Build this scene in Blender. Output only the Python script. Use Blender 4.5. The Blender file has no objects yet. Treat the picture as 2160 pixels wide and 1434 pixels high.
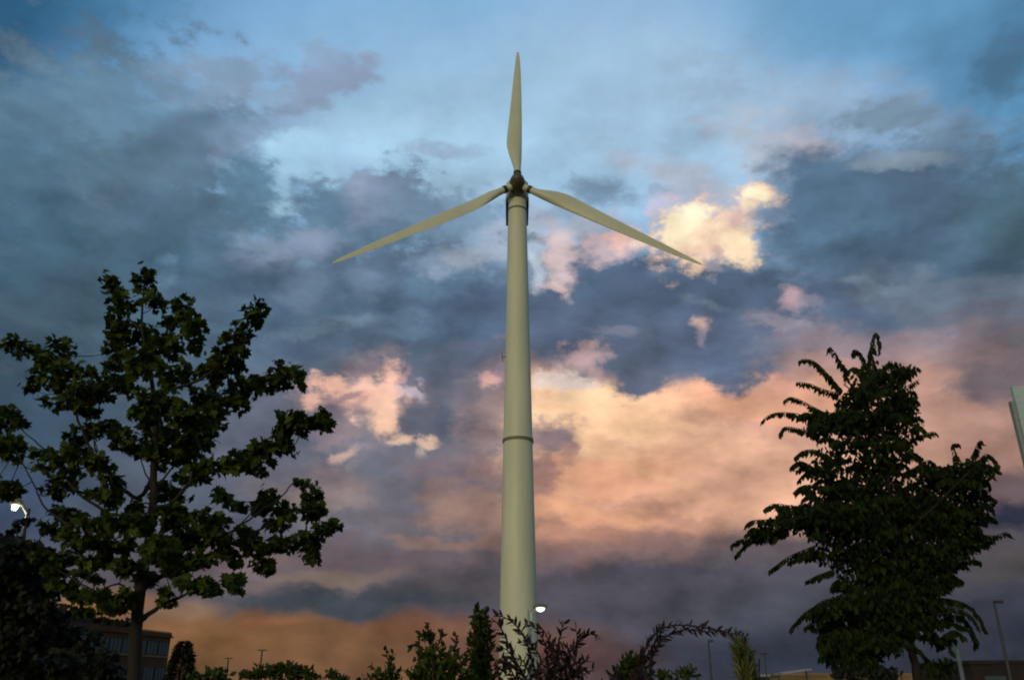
import bpy, math, random
import numpy as np
from mathutils import Vector, Matrix, noise as mnoise
random.seed(7)
R = math.radians
scene = bpy.context.scene
col = scene.collection

# ------------------------------------------------------------------ camera
F, PITCH, EYE = 1775.0, R(22.9), 1.6
cd = bpy.data.cameras.new('camera'); cam = bpy.data.objects.new('camera', cd); col.objects.link(cam)
cam.location = (0, 0, EYE); cam.rotation_euler = (R(90) + PITCH, 0, 0)
cd.sensor_width = 36; cd.lens = F / 2160 * 36; cd.clip_end = 20000; cd.clip_start = 0.1
scene.camera = cam
CP, SP = math.cos(PITCH), math.sin(PITCH)
def ray(x, y):
    a, b = (x - 1080) / F, (717 - y) / F
    return (a, CP - b * SP, SP + b * CP)
def at(x, y, dist):
    """the point seen in direction (x, y) that stands `dist` metres north of the eye"""
    d = ray(x, y); t = dist / d[1]
    return Vector((d[0] * t, dist, EYE + d[2] * t))
def azel(x, y):
    d = ray(x, y); n = math.sqrt(d[0]**2 + d[1]**2 + d[2]**2)
    return math.atan2(d[0], d[1]), math.asin(d[2] / n)
def lin(c):
    return tuple(((v / 255) / 12.92 if v <= 10.3 else ((v / 255 + 0.055) / 1.055) ** 2.4) for v in c)

scene.view_settings.view_transform = 'Standard'; scene.view_settings.look = 'None'
scene.view_settings.exposure = 0; scene.view_settings.gamma = 1
scene.cycles.filter_width = 2.0
scene.cycles.max_bounces = 6
# ------------------------------------------------------------------ sky: Nishita air + cloud masses at fixed bearings, all broken up by fractal noise
SUN_AZ, SUN_EL = R(203), R(9)          # bearing clockwise from +Y; the low sun is behind the viewer
w = bpy.data.worlds.new('World'); scene.world = w; w.use_nodes = True
nt = w.node_tree; nt.nodes.clear()
def N(kind, **kw):
    n = nt.nodes.new(kind)
    for k, v in kw.items(): setattr(n, k, v)
    return n
def L(a, b): nt.links.new(a, b)
out = N('ShaderNodeOutputWorld')
tc = N('ShaderNodeTexCoord'); DIR = tc.outputs['Generated']
sep = N('ShaderNodeSeparateXYZ'); L(DIR, sep.inputs[0])
az = N('ShaderNodeMath', operation='ARCTAN2'); L(sep.outputs[0], az.inputs[0]); L(sep.outputs[1], az.inputs[1])
el = N('ShaderNodeMath', operation='ARCSINE'); L(sep.outputs[2], el.inputs[0])
ae = N('ShaderNodeCombineXYZ'); L(az.outputs[0], ae.inputs[0]); L(el.outputs[0], ae.inputs[1])
def noise(scale, detail, rough, zs=1.6, off=0.0, dist=0.0):
    m = N('ShaderNodeMapping'); m.inputs['Scale'].default_value = (1, 1, zs); m.inputs['Location'].default_value = (off, off * .7, 0)
    L(DIR, m.inputs[0])
    t = N('ShaderNodeTexNoise'); t.inputs['Scale'].default_value = scale; t.inputs['Detail'].default_value = detail
    t.inputs['Roughness'].default_value = rough; t.inputs['Distortion'].default_value = dist
    L(m.outputs[0], t.inputs['Vector']); return t
def warp(src, ntex, amp):
    s = N('ShaderNodeVectorMath', operation='SUBTRACT'); L(ntex.outputs['Color'], s.inputs[0]); s.inputs[1].default_value = (.5, .5, .5)
    m = N('ShaderNodeVectorMath', operation='MULTIPLY_ADD'); L(s.outputs[0], m.inputs[0]); m.inputs[1].default_value = (amp, amp * .8, 0)
    L(src, m.inputs[2]); return m.outputs[0]
nA = noise(9, 5, .55, off=3.1); nB = noise(26, 5, .66, off=1.7); nC = noise(15, 6, .64, zs=2.0, off=5.3)
W0 = warp(ae.outputs[0], nA, .05)
W1 = warp(warp(ae.outputs[0], nA, .09), nB, .03)
W2 = warp(warp(ae.outputs[0], nA, .035), nB, .034)
WS = {0: W0, 1: W1, 2: W2}
nz = N('ShaderNodeMath', operation='SUBTRACT'); L(nC.outputs[0], nz.inputs[0]); nz.inputs[1].default_value = .5
NZ = nz.outputs[0]
nF = noise(42, 4, .6, zs=1.5, off=7.7)
nz2 = N('ShaderNodeMath', operation='SUBTRACT'); L(nF.outputs[0], nz2.inputs[0]); nz2.inputs[1].default_value = .5
NZF = nz2.outputs[0]
nz3 = N('ShaderNodeMath', operation='MULTIPLY_ADD'); L(NZF, nz3.inputs[0]); nz3.inputs[1].default_value = .5; L(NZ, nz3.inputs[2])
NZ = nz3.outputs[0]
sky = N('ShaderNodeTexSky', sky_type='NISHITA'); sky.sun_disc = False; sky.sun_elevation = SUN_EL; sky.sun_rotation = SUN_AZ
sky.air_density = 1.2; sky.dust_density = 1.5; sky.ozone_density = 2.0
sg = N('ShaderNodeMix', data_type='RGBA'); sg.blend_type = 'MULTIPLY'; sg.inputs[0].default_value = 1; L(sky.outputs[0], sg.inputs[6]); sg.inputs[7].default_value = (.1, .1, .1, 1)
cur = sg.outputs[2]
def mixc(fac, rgb, opacity=None):
    global cur
    m = N('ShaderNodeMix', data_type='RGBA'); L(fac, m.inputs[0]); L(cur, m.inputs[6]); m.inputs[7].default_value = (*lin(rgb), 1)
    cur = m.outputs[2]
# broken grey cloud over the whole dome, also behind the viewer
nD = noise(2.6, 8, .58, zs=2.5, off=9)
mr = N('ShaderNodeMapRange', interpolation_type='SMOOTHSTEP'); L(nD.outputs[0], mr.inputs[0])
mr.inputs[1].default_value = .44; mr.inputs[2].default_value = .6; mr.inputs[4].default_value = .8
mixc(mr.outputs[0], (122, 138, 155))
AZEL = ae.outputs[0]
# one reusable cloud mass (node group)
g = bpy.data.node_groups.new('cloud_mass', 'ShaderNodeTree')
for nm, ty in (('Bearing', 'Vector'), ('Under', 'Color'), ('Break', 'Float'), ('Location', 'Vector'), ('Turn', 'Vector'), ('Size', 'Vector'), ('Ragged', 'Float'), ('Core', 'Float'), ('Rim', 'Float'), ('Opacity', 'Float'), ('Tint', 'Color')):
    g.interface.new_socket(nm, in_out='INPUT', socket_type='NodeSocket' + ty)
g.interface.new_socket('Colour', in_out='OUTPUT', socket_type='NodeSocketColor')
def G(kind, **kw):
    n = g.nodes.new(kind)
    for k_, v_ in kw.items(): setattr(n, k_, v_)
    return n
gi, go, GL = G('NodeGroupInput'), G('NodeGroupOutput'), g.links.new
# a vanishing term of the colour so far keeps the evaluation in order (Cycles' node stack is small)
vm = G('ShaderNodeVectorMath', operation='MULTIPLY_ADD'); GL(gi.outputs['Under'], vm.inputs[0]); vm.inputs[1].default_value = (0, 0, 1e-9); GL(gi.outputs['Bearing'], vm.inputs[2])
mp = G('ShaderNodeMapping', vector_type='TEXTURE'); GL(vm.outputs[0], mp.inputs[0]); GL(gi.outputs['Location'], mp.inputs['Location']); GL(gi.outputs['Turn'], mp.inputs['Rotation']); GL(gi.outputs['Size'], mp.inputs['Scale'])
ln = G('ShaderNodeVectorMath', operation='LENGTH'); GL(mp.outputs[0], ln.inputs[0])
ma = G('ShaderNodeMath', operation='MULTIPLY_ADD'); GL(gi.outputs['Break'], ma.inputs[0]); GL(gi.outputs['Ragged'], ma.inputs[1]); GL(ln.outputs['Value'], ma.inputs[2])
mr = G('ShaderNodeMapRange', interpolation_type='SMOOTHSTEP'); GL(ma.outputs[0], mr.inputs[0]); GL(gi.outputs['Rim'], mr.inputs[1]); GL(gi.outputs['Core'], mr.inputs[2]); mr.inputs[3].default_value = 0; GL(gi.outputs['Opacity'], mr.inputs[4])
mm = G('ShaderNodeMix', data_type='RGBA'); GL(mr.outputs[0], mm.inputs[0]); GL(gi.outputs['Under'], mm.inputs[6]); GL(gi.outputs['Tint'], mm.inputs[7]); GL(mm.outputs[2], go.inputs[0])
BL = []
def blob(x, y, rx, ry, rot, rgb, op=1.0, soft=.6, k=.5, w=1):
    """one cloud mass: centre, radii and tilt are given as seen at (x, y) and turned into bearing/height"""
    if w == 1 and k >= .45: soft = min(.95, soft * .9); k *= 1.45
    elif w == 2: soft = 1.0; k *= 1.25
    else: soft = min(1.2, soft * 1.15)
    a0 = azel(x, y); h = 4.0
    ax, ay = azel(x + h, y), azel(x, y - h)
    J = np.array([[ax[0] - a0[0], ay[0] - a0[0]], [ax[1] - a0[1], ay[1] - a0[1]]]) / h
    t = R(rot); A = J @ np.array([[math.cos(t) * rx, -math.sin(t) * ry], [math.sin(t) * rx, math.cos(t) * ry]])
    U, S, _ = np.linalg.svd(A)
    if np.linalg.det(U) < 0: U[:, 1] *= -1
    mar = {0: .016, 1: .045, 2: .032}[w]; e = 1 + .3 * soft + 2 * k * .38
    hw = [e * math.hypot(A[i, 0], A[i, 1]) + mar for i in (0, 1)]
    BL.append(dict(box=(a0[0] - hw[0], a0[1] - hw[1], a0[0] + hw[0], a0[1] + hw[1]), w=w, loc=(a0[0], a0[1], 0),
                   rot=math.atan2(U[1, 0], U[0, 0]), size=(S[0], S[1], 1), k=2 * k, core=1 - .7 * soft, rim=1 + .3 * soft, op=op, rgb=rgb))
# --- clear air
for b in [
 (1050, 100, 1900, 900, 0, (124,170,212), 1, .5, .1, 0),
 (1050, 330, 620, 330, 0, (162,198,224), .9, 1, .2, 0),
 (1440, 250, 420, 280, -20, (162,194,221), .9, 1, .2, 0),
 (60, -60, 560, 320, 10, (64,120,160), .95, 1, .2, 0), (-40, 20, 280, 420, 0, (44,88,122), .9, 1, .2, 0),
 (2200, 40, 340, 360, 0, (48,94,128), .95, 1, .2, 0), (1900, 20, 450, 160, 8, (98,150,188), .8, 1, .2, 0),
 (2130, 250, 200, 150, 0, (92,144,182), .9, .9, .3, 0),
# --- undertones of the lower sky
 (1080, 1000, 2300, 480, 0, (104,104,118), 1, .5, .15, 0), (1480, 950, 680, 240, 0, (204,154,130), .95, .7, .3, 0), (1950, 950, 420, 200, 0, (160,126,114), .9, .8, .3, 0),
 (200, 950, 600, 300, 0, (76,88,104), .95, .8, .3, 0), (1080, 1260, 2200, 160, 0, (84,80,88), 1, .6, .15, 0), (600, 1420, 900, 150, 0, (120,86,60), 1, .5, .15, 0), (1700, 1440, 700, 200, 0, (58,60,72), 1, .8, .15, 0),
 (1500, 630, 760, 110, 0, (104,126,150), .9, .9, .3, 1), (1950, 520, 380, 170, 0, (92,118,142), .9, .8, .3, 1), (480, 640, 620, 200, 0, (84,108,128), .9, .9, .3, 1),
# --- middle tones between the banks
 (1140, 520, 90, 110, 0, (172,188,208), .9, 1, .5, 1), (1000, 500, 110, 34, 5, (140,160,184), .7, 1, .7, 1), (900, 510, 90, 30, -10, (114,142,168), .7, 1, .7, 1),
# --- left bank of grey-blue cloud
 (230, 470, 410, 380, 0, (90,114,134), 1, .55, .55, 1),
 (120, 250, 260, 120, 10, (94,126,150), .85, .8, .6, 1), (330, 190, 260, 70, 5, (108,144,172), .6, .9, .7, 1),
 (470, 160, 170, 55, 8, (132,154,180), .8, .8, .6, 1), (700, 170, 120, 60, 12, (140,156,184), .9, .7, .6, 1),
 (690, 110, 60, 45, 0, (138,160,190), .7, .8, .5, 1), (580, 210, 170, 45, 5, (140,160,186), .6, .9, .7, 1),
 (340, 225, 70, 18, 0, (112,154,182), .5, .9, .6, 2), (190, 200, 60, 40, 0, (112,146,172), .5, .9, .6, 2), (210, 275, 80, 60, -20, (110,146,172), .6, .9, .8, 1),
 (430, 330, 190, 90, 20, (98,126,152), .7, .8, .6, 1), (540, 290, 150, 50, 20, (128,148,176), .6, .9, .7, 1),
 (260, 350, 230, 70, 5, (90,116,136), .75, .9, .7, 1), (560, 400, 110, 90, 30, (92,126,150), .9, .6, .5, 1),
 (480, 352, 40, 12, -30, (130,164,190), .5, .9, .8, 2), (640, 340, 90, 50, -25, (160,200,227), 1, .6, .6, 1),
 (610, 440, 48, 20, 5, (160,198,222), .9, .7, .8, 2), (600, 380, 26, 50, 15, (155,194,220), .8, .8, .8, 2),
 (130, 620, 330, 230, 0, (64,86,102), .9, .9, .5, 1), (40, 420, 180, 200, 0, (72,106,128), .6, .9, .5, 1),
 (330, 450, 190, 60, 10, (84,112,134), .7, .9, .6, 1), (400, 560, 220, 90, 0, (78,106,128), .8, .8, .5, 1),
 (860, 320, 270, 80, 0, (164,201,227), .9, 1, .4, 1), (1000, 400, 150, 60, 0, (166,200,224), .7, 1, .4, 1),
# --- middle bank
 (760, 470, 170, 110, 20, (98,124,148), 1, .5, .5, 1), (810, 640, 300, 140, 0, (86,108,130), 1, .5, .6, 1),
 (765, 400, 70, 50, 0, (142,160,184), .85, .7, .5, 1), (800, 440, 90, 40, 30, (138,154,180), .6, .9, .6, 1),
 (690, 450, 70, 60, 0, (100,132,158), .7, .8, .5, 1), (940, 450, 150, 60, -5, (120,146,172), .8, .7, .6, 1),
 (620, 530, 150, 40, 10, (132,148,172), .85, .9, .6, 1), (540, 510, 70, 22, -10, (126,146,168), .6, .9, .8, 2), (345, 552, 26, 14, 20, (124,158,182), .4, .9, .7, 2), (350, 585, 20, 30, 0, (112,146,172), .6, .9, .7, 2),
 (560, 640, 300, 90, 0, (78,102,124), .8, .8, .6, 1), (930, 590, 120, 50, 0, (98,126,152), .8, .8, .5, 1),
 (990, 555, 90, 30, 10, (158,168,186), .8, .9, .7, 1), (760, 600, 60, 40, 20, (118,140,164), .5, .9, .7, 1), (720, 690, 110, 28, 8, (110,134,152), .8, .9, .6, 1), (640, 600, 50, 80, 15, (112,132,154), .5, .9, .7, 1),
 (840, 730, 340, 55, 0, (78,96,116), .9, .8, .5, 1), (1000, 660, 130, 70, 0, (78,98,122), .8, .8, .5, 1),
 (930, 320, 90, 18, 0, (148,170,196), .75, .9, .7, 2), (640, 560, 26, 14, 0, (120,150,176), .6, .9, .7, 2),
 (1050, 530, 50, 50, 0, (168,184,204), .7, .9, .7, 1), (1140, 600, 50, 60, 0, (156,178,198), .8, .9, .6, 1), (905, 565, 70, 16, -14, (128,150,172), .6, 1, .8, 2), (860, 700, 90, 16, 4, (96,120,140), .5, 1, .8, 2), (880, 655, 46, 20, -20, (106,130,150), .5, 1, .8, 2), (650, 700, 60, 14, 10, (104,128,146), .6, 1, .8, 2), (450, 640, 80, 20, -8, (92,116,136), .5, 1, .8, 2),
# --- lavender veil, upper right
 (1750, 260, 330, 130, -12, (150,170,194), .55, .95, .6, 1), (1640, 320, 150, 70, -20, (176,184,198), .8, .9, .6, 1),
 (1530, 400, 260, 50, -15, (172,178,194), .8, .9, .6, 1), (1700, 310, 70, 40, -25, (198,190,202), .7, .9, .6, 1),
 (1880, 250, 130, 50, 5, (118,142,162), .8, .9, .7, 1), (1990, 270, 110, 40, 5, (112,136,160), .8, .9, .7, 1), (2120, 130, 70, 110, 0, (74,108,136), .7, .9, .6, 1),
# --- right bank
 (1950, 480, 430, 190, -4, (82,106,130), 1, .5, .4, 1), (1750, 430, 190, 110, -20, (88,116,142), 1, .6, .4, 1),
 (1980, 310, 130, 40, -5, (108,134,158), .7, .9, .7, 1), (1900, 340, 110, 22, 5, (140,158,172), .6, .9, .8, 1),
 (2150, 460, 150, 160, 0, (72,98,112), .8, 1, .5, 1), (1950, 540, 200, 70, -5, (74,98,118), .8, .9, .6, 1),
 (1370, 630, 330, 110, -8, (82,102,126), 1, .5, .45, 1), (1270, 405, 84, 32, -12, (118,142,168), .85, .9, .7, 2), (1200, 450, 60, 40, -20, (132,152,178), .7, .9, .8, 2), (1230, 480, 60, 26, 0, (180,188,204), .6, 1, .8, 2), (1390, 400, 30, 16, 0, (138,150,172), .6, 1, .8, 2),
 (1620, 650, 380, 80, -6, (86,104,128), 1, .6, .5, 1), (1390, 740, 290, 90, 0, (92,106,128), 1, .5, .4, 1),
 (1350, 790, 90, 55, 0, (96,104,124), 1, .5, .5, 1), (1200, 670, 170, 60, 0, (88,104,128), .9, .7, .5, 1),
 (2050, 640, 300, 70, -5, (104,118,136), .9, .7, .5, 1), (1850, 605, 90, 18, -5, (118,136,154), .7, .9, .7, 1), (2080, 690, 200, 60, 0, (104,108,122), .8, .9, .5, 1),
]: blob(*b)
for b in [
# --- low orange field, right of the tower
 (1420, 960, 540, 180, 0, (228,176,146), 1, .5, .3, 1), (1820, 860, 400, 100, 4, (188,146,132), .9, .7, .4, 1),
 (1900, 735, 330, 50, -6, (152,134,140), .8, .9, .5, 1), (2120, 800, 160, 110, 0, (112,102,108), .9, .9, .5, 1), (2080, 900, 160, 90, 0, (168,130,116), .8, .9, .5, 1), (2080, 820, 80, 40, 0, (108,100,110), .7, .9, .5, 1),
 (1250, 870, 210, 105, 10, (248,204,162), 1, .9, .5, 1), (1400, 880, 190, 62, 5, (248,198,160), .9, .9, .4, 1),
 (1190, 810, 80, 36, 12, (226,208,200), .9, .8, .5, 1), (1560, 850, 190, 50, -8, (240,178,146), .8, .9, .4, 1),
 (1690, 850, 230, 62, -4, (230,170,140), .85, .9, .5, 1), (1480, 1020, 280, 70, 0, (212,162,136), .8, .9, .4, 1), (1300, 1000, 160, 60, 0, (228,164,130), .7, .9, .4, 1),
 (1330, 1110, 260, 60, 5, (196,142,116), .8, .9, .4, 1),
(1160, 1060, 70, 60, 0, (206,148,116), .7, 1, .6, 1), (1250, 1090, 150, 22, -14, (228,170,132), .6, 1, .8, 1), (1380, 1010, 150, 18, -20, (230,178,142), .55, 1, .8, 1), (1500, 940, 160, 16, -18, (226,176,146), .5, 1, .8, 1),
 (1320, 940, 90, 20, -16, (226,174,142), .6, 1, .8, 1), (1560, 900, 130, 18, -12, (206,156,136), .6, 1, .8, 1), (1450, 1090, 140, 24, -8, (180,136,120), .6, 1, .8, 1), (1280, 1130, 120, 14, -8, (170,126,110), .6, 1, .8, 1), (1650, 800, 160, 16, -14, (224,164,140), .5, 1, .8, 1),
 (1800, 770, 150, 22, -10, (186,146,140), .6, 1, .8, 1), (1990, 760, 140, 24, 6, (150,126,126), .6, 1, .8, 1), (1230, 840, 60, 20, 14, (252,214,172), .8, 1, .8, 1), (1330, 900, 70, 18, 10, (248,202,158), .6, 1, .8, 1),
# --- slate bank reaching down over the orange
 (1400, 755, 200, 62, 3, (90,102,124), 1, .8, .7, 1), (1345, 800, 80, 38, 8, (94,102,122), 1, .8, .6, 1), (1500, 740, 110, 70, -30, (88,102,126), .95, .6, .5, 1),
 (1170, 700, 110, 42, 0, (88,102,126), .9, .7, .5, 1), (1225, 745, 62, 36, 20, (198,166,166), .85, .8, .9, 2), (1265, 785, 26, 30, 10, (186,152,152), .6, .8, .9, 2),
# --- left of the tower, mauve and dusk pink
 (820, 1010, 320, 160, 0, (108,106,116), 1, .5, .4, 1), (700, 850, 170, 100, 0, (96,102,118), 1, .5, .4, 1),
 (960, 850, 150, 120, 0, (110,108,120), 1, .6, .4, 1), (1010, 870, 80, 60, 0, (164,136,132), .6, .9, .5, 1), (640, 1010, 150, 60, -10, (150,132,132), .7, .9, .5, 1),
 (560, 950, 160, 90, 0, (92,98,114), .8, .8, .4, 1), (1000, 790, 90, 26, -8, (150,134,146), .7, .9, .6, 1),
 (930, 775, 110, 46, 10, (90,100,120), .95, .7, .6, 1), (905, 865, 90, 52, -30, (88,98,118), 1, .6, .6, 1), (1010, 740, 80, 30, 0, (92,102,124), .8, .8, .6, 1),
 (775, 850, 140, 90, 10, (160,140,142), .65, 1, .7, 1), (870, 895, 80, 44, -10, (100,104,120), .9, .9, .7, 1), (975, 830, 70, 80, 0, (104,106,120), .7, 1, .6, 1),
 (750, 822, 108, 38, 2, (214,172,160), .9, .9, .9, 2), (715, 812, 58, 26, -14, (238,186,164), .95, .8, .9, 2), (790, 828, 62, 34, 12, (240,192,170), 1, .8, .8, 2), (810, 865, 46, 34, 20, (241,194,170), 1, .8, .8, 2), (808, 898, 30, 30, 0, (240,196,168), 1, .8, .7, 2), (822, 788, 28, 30, 10, (240,190,170), .95, .8, .8, 2), (672, 840, 26, 18, 40, (232,182,162), .8, .9, .8, 2),
 (738, 836, 36, 9, 16, (156,128,138), .8, 1, .8, 2), (770, 845, 26, 8, 30, (190,148,146), .6, 1, .8, 2), (700, 868, 44, 20, 10, (110,108,124), .9, .9, .7, 2), (765, 776, 30, 12, 10, (140,128,142), .6, 1, .8, 2), (850, 930, 40, 12, 8, (230,194,166), .9, .9, .8, 2), (905, 928, 34, 12, -10, (226,190,164), .85, .9, .8, 2), (893, 952, 13, 20, 0, (216,194,164), .85, .9, .7, 2),
 (872, 828, 30, 12, -30, (188,176,186), .8, .9, .8, 2), (890, 808, 10, 16, 30, (176,164,178), .6, .9, .8, 2),
 (1036, 805, 26, 20, -20, (222,172,160), .8, .8, .9, 2), (850, 790, 14, 26, -30, (190,150,150), .6, .9, .8, 2),
 (712, 955, 36, 16, 25, (196,166,154), .8, .9, .8, 2), (742, 980, 20, 12, 40, (188,166,146), .7, .9, .8, 2), (690, 890, 40, 30, 20, (140,126,138), .5, .9, .6, 1),
 (840, 975, 130, 45, 5, (112,114,130), .8, .8, .6, 1), (960, 990, 110, 50, 0, (124,112,120), .8, .9, .5, 1),
 (690, 1055, 130, 30, -5, (150,134,130), .6, .9, .5, 1), (860, 1095, 150, 32, 4, (104,98,106), .8, .9, .5, 1), (1010, 1085, 120, 50, -20, (160,126,110), .7, .9, .5, 1), (960, 1140, 140, 20, -6, (150,116,102), .6, .9, .5, 1),
 (1040, 1000, 60, 50, 0, (158,124,118), .5, .9, .6, 1),
# --- purple puff behind the tower's right edge
 (1160, 925, 74, 42, 12, (148,128,134), .95, .6, .8, 2), (1195, 960, 46, 24, 30, (176,136,126), .7, .8, .9, 2), (1150, 1000, 44, 50, 0, (160,124,120), .8, .8, .9, 2), (1195, 905, 26, 20, 0, (150,132,142), .7, .8, .8, 2), (1175, 965, 24, 12, 0, (216,156,128), .7, .9, .8, 2),
# --- the sunlit breaks
 (1290, 520, 90, 36, 10, (206,182,186), .85, .8, .8, 2), (1180, 545, 38, 74, 8, (216,192,192), .85, .7, .8, 2), (1130, 570, 20, 50, 0, (196,208,222), .7, .9, .7, 2), (1165, 605, 40, 12, 0, (228,200,192), .6, .9, .8, 2),
 (1300, 508, 30, 22, 20, (234,190,176), .9, .7, .9, 2), (1410, 440, 60, 36, -10, (194,186,206), .7, .9, .6, 1), (1250, 470, 60, 30, 0, (176,180,200), .6, .9, .7, 1),
 (1480, 488, 122, 74, 14, (222,192,180), .9, 1, .9, 2), (1475, 492, 100, 58, 14, (246,210,180), 1, .8, .9, 2), (1455, 470, 62, 40, 0, (255,240,202), 1, .8, .8, 2), (1425, 490, 40, 30, -30, (255,238,200), 1, .8, .8, 2), (1550, 510, 48, 44, 10, (253,226,190), 1, .8, .8, 2), (1570, 545, 26, 26, 0, (252,222,186), .9, .8, .8, 2),
 (1470, 455, 44, 26, 0, (255,246,214), .9, .9, .7, 2), (1468, 555, 18, 26, 0, (248,214,182), .9, .8, .8, 2), (1512, 528, 22, 12, -35, (200,170,162), .8, 1, .9, 2), (1505, 560, 24, 12, -30, (150,150,164), .8, 1, .8, 2), (1545, 455, 22, 14, 50, (204,172,168), .7, 1, .9, 2),
 (1598, 402, 50, 24, -20, (238,204,180), 1, .8, .9, 2), (1590, 404, 34, 16, -26, (255,240,206), 1, .8, .9, 2), (1560, 424, 20, 14, -40, (248,222,190), .9, .8, .9, 2), (1612, 448, 46, 20, -12, (112,136,162), .9, .8, .7, 2), (1375, 505, 34, 12, 20, (244,220,192), .6, .9, .8, 2),
 (1665, 632, 34, 30, 20, (192,162,168), .9, .8, .7, 2), (1700, 640, 40, 20, 0, (150,144,162), .6, .9, .7, 2), (1482, 682, 24, 20, 5, (206,174,166), .9, .8, .5, 2), (1478, 715, 14, 20, 5, (160,150,166), .6, .9, .6, 2),
 (1500, 640, 60, 10, -20, (122,138,156), .5, .9, .8, 2), (1660, 690, 80, 16, -8, (150,142,154), .6, .9, .7, 1), (1300, 690, 60, 10, 0, (134,134,152), .6, .9, .7, 2),
# --- low dark bars and the brown afterglow
 (1500, 1270, 900, 110, 0, (80,78,88), 1, .6, .25, 0), (1650, 1170, 420, 36, 0, (98,88,94), .9, .9, .4, 1), (1300, 1160, 260, 36, 4, (142,110,104), .7, .9, .4, 1),
 (2130, 1020, 160, 60, -4, (92,80,88), .85, .9, .4, 1), (2160, 1100, 200, 44, 0, (42,48,68), .95, .8, .4, 1), (2120, 1190, 160, 36, -4, (84,80,82), .9, .8, .4, 1),
 (700, 1200, 420, 60, 0, (104,92,98), .9, .8, .4, 1), (720, 1222, 170, 22, 4, (120,104,96), .8, .9, .6, 1), (520, 1180, 160, 30, -4, (122,104,104), .6, .9, .5, 1),
 (760, 1268, 360, 34, 2, (66,72,80), 1, .7, .4, 1), (1000, 1240, 200, 40, 0, (84,78,84), .8, .9, .4, 1),
 (1750, 1300, 420, 90, 0, (70,74,84), .8, .9, .3, 0), (1650, 1370, 330, 70, 0, (48,54,68), .85, .9, .3, 0), (2150, 1340, 260, 110, 0, (44,50,62), .9, .9, .3, 0),
 (560, 1385, 620, 88, 0, (116,84,60), 1, .35, .2, 0), (1080, 1360, 240, 60, 0, (104,74,66), .8, .9, .3, 0), (1270, 1400, 150, 50, 0, (86,64,66), .7, .9, .3, 0),
 (430, 1350, 190, 40, 0, (128,92,58), .7, .9, .3, 0), (580, 1316, 90, 12, 3, (140,92,66), .7, .9, .5, 0), (900, 1320, 160, 24, 0, (130,88,66), .6, .9, .3, 0), (200, 1275, 150, 30, 0, (160,112,70), .8, .9, .4, 0), (380, 1290, 110, 20, 0, (128,104,84), .6, .9, .4, 0),
 (60, 1060, 240, 110, 0, (58,76,102), .8, .9, .3, 0), (300, 1080, 200, 110, 0, (86,92,104), .6, .9, .3, 0), (40, 880, 240, 120, 0, (54,78,98), .7, .9, .4, 0),
]: blob(*b)
# small-scale light and dark inside the clouds, fading out in the clear air high up
fn = N('ShaderNodeMath', operation='MULTIPLY_ADD'); L(nC.outputs[0], fn.inputs[0]); fn.inputs[1].default_value = .5; fn.inputs[2].default_value = .75
f2 = N('ShaderNodeMath', operation='MULTIPLY_ADD'); L(nB.outputs[0], f2.inputs[0]); f2.inputs[1].default_value = .3; f2.inputs[2].default_value = -.15
fs = N('ShaderNodeMath', operation='ADD'); L(fn.outputs[0], fs.inputs[0]); L(f2.outputs[0], fs.inputs[1])
# low light from the upper left: difference of two nearby samples of one billow field
def billow(dx, dz):
    m = N('ShaderNodeMapping'); m.inputs['Scale'].default_value = (1, 1, 1.7); m.inputs['Location'].default_value = (dx, 2.3, dz); L(DIR, m.inputs[0])
    t = N('ShaderNodeTexNoise'); t.inputs['Scale'].default_value = 9; t.inputs['Detail'].default_value = 4; t.inputs['Roughness'].default_value = .52; L(m.outputs[0], t.inputs['Vector']); return t.outputs[0]
b1, b2 = billow(0, 0), billow(.022, -.026)
bd = N('ShaderNodeMath', operation='SUBTRACT'); L(b1, bd.inputs[0]); L(b2, bd.inputs[1])
bs = N('ShaderNodeMath', operation='MULTIPLY_ADD'); L(bd.outputs[0], bs.inputs[0]); bs.inputs[1].default_value = 1.5; L(fs.outputs[0], bs.inputs[2])
fs = bs
fx = N('ShaderNodeMapRange'); L(sep.outputs[2], fx.inputs[0]); fx.inputs[1].default_value = .42; fx.inputs[2].default_value = .70; fx.inputs[3].default_value = 1; fx.inputs[4].default_value = .12
mx = N('ShaderNodeMix', data_type='FLOAT'); L(fx.outputs[0], mx.inputs[0]); mx.inputs[2].default_value = 1; L(fs.outputs[0], mx.inputs[3])
BASE = cur
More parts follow.
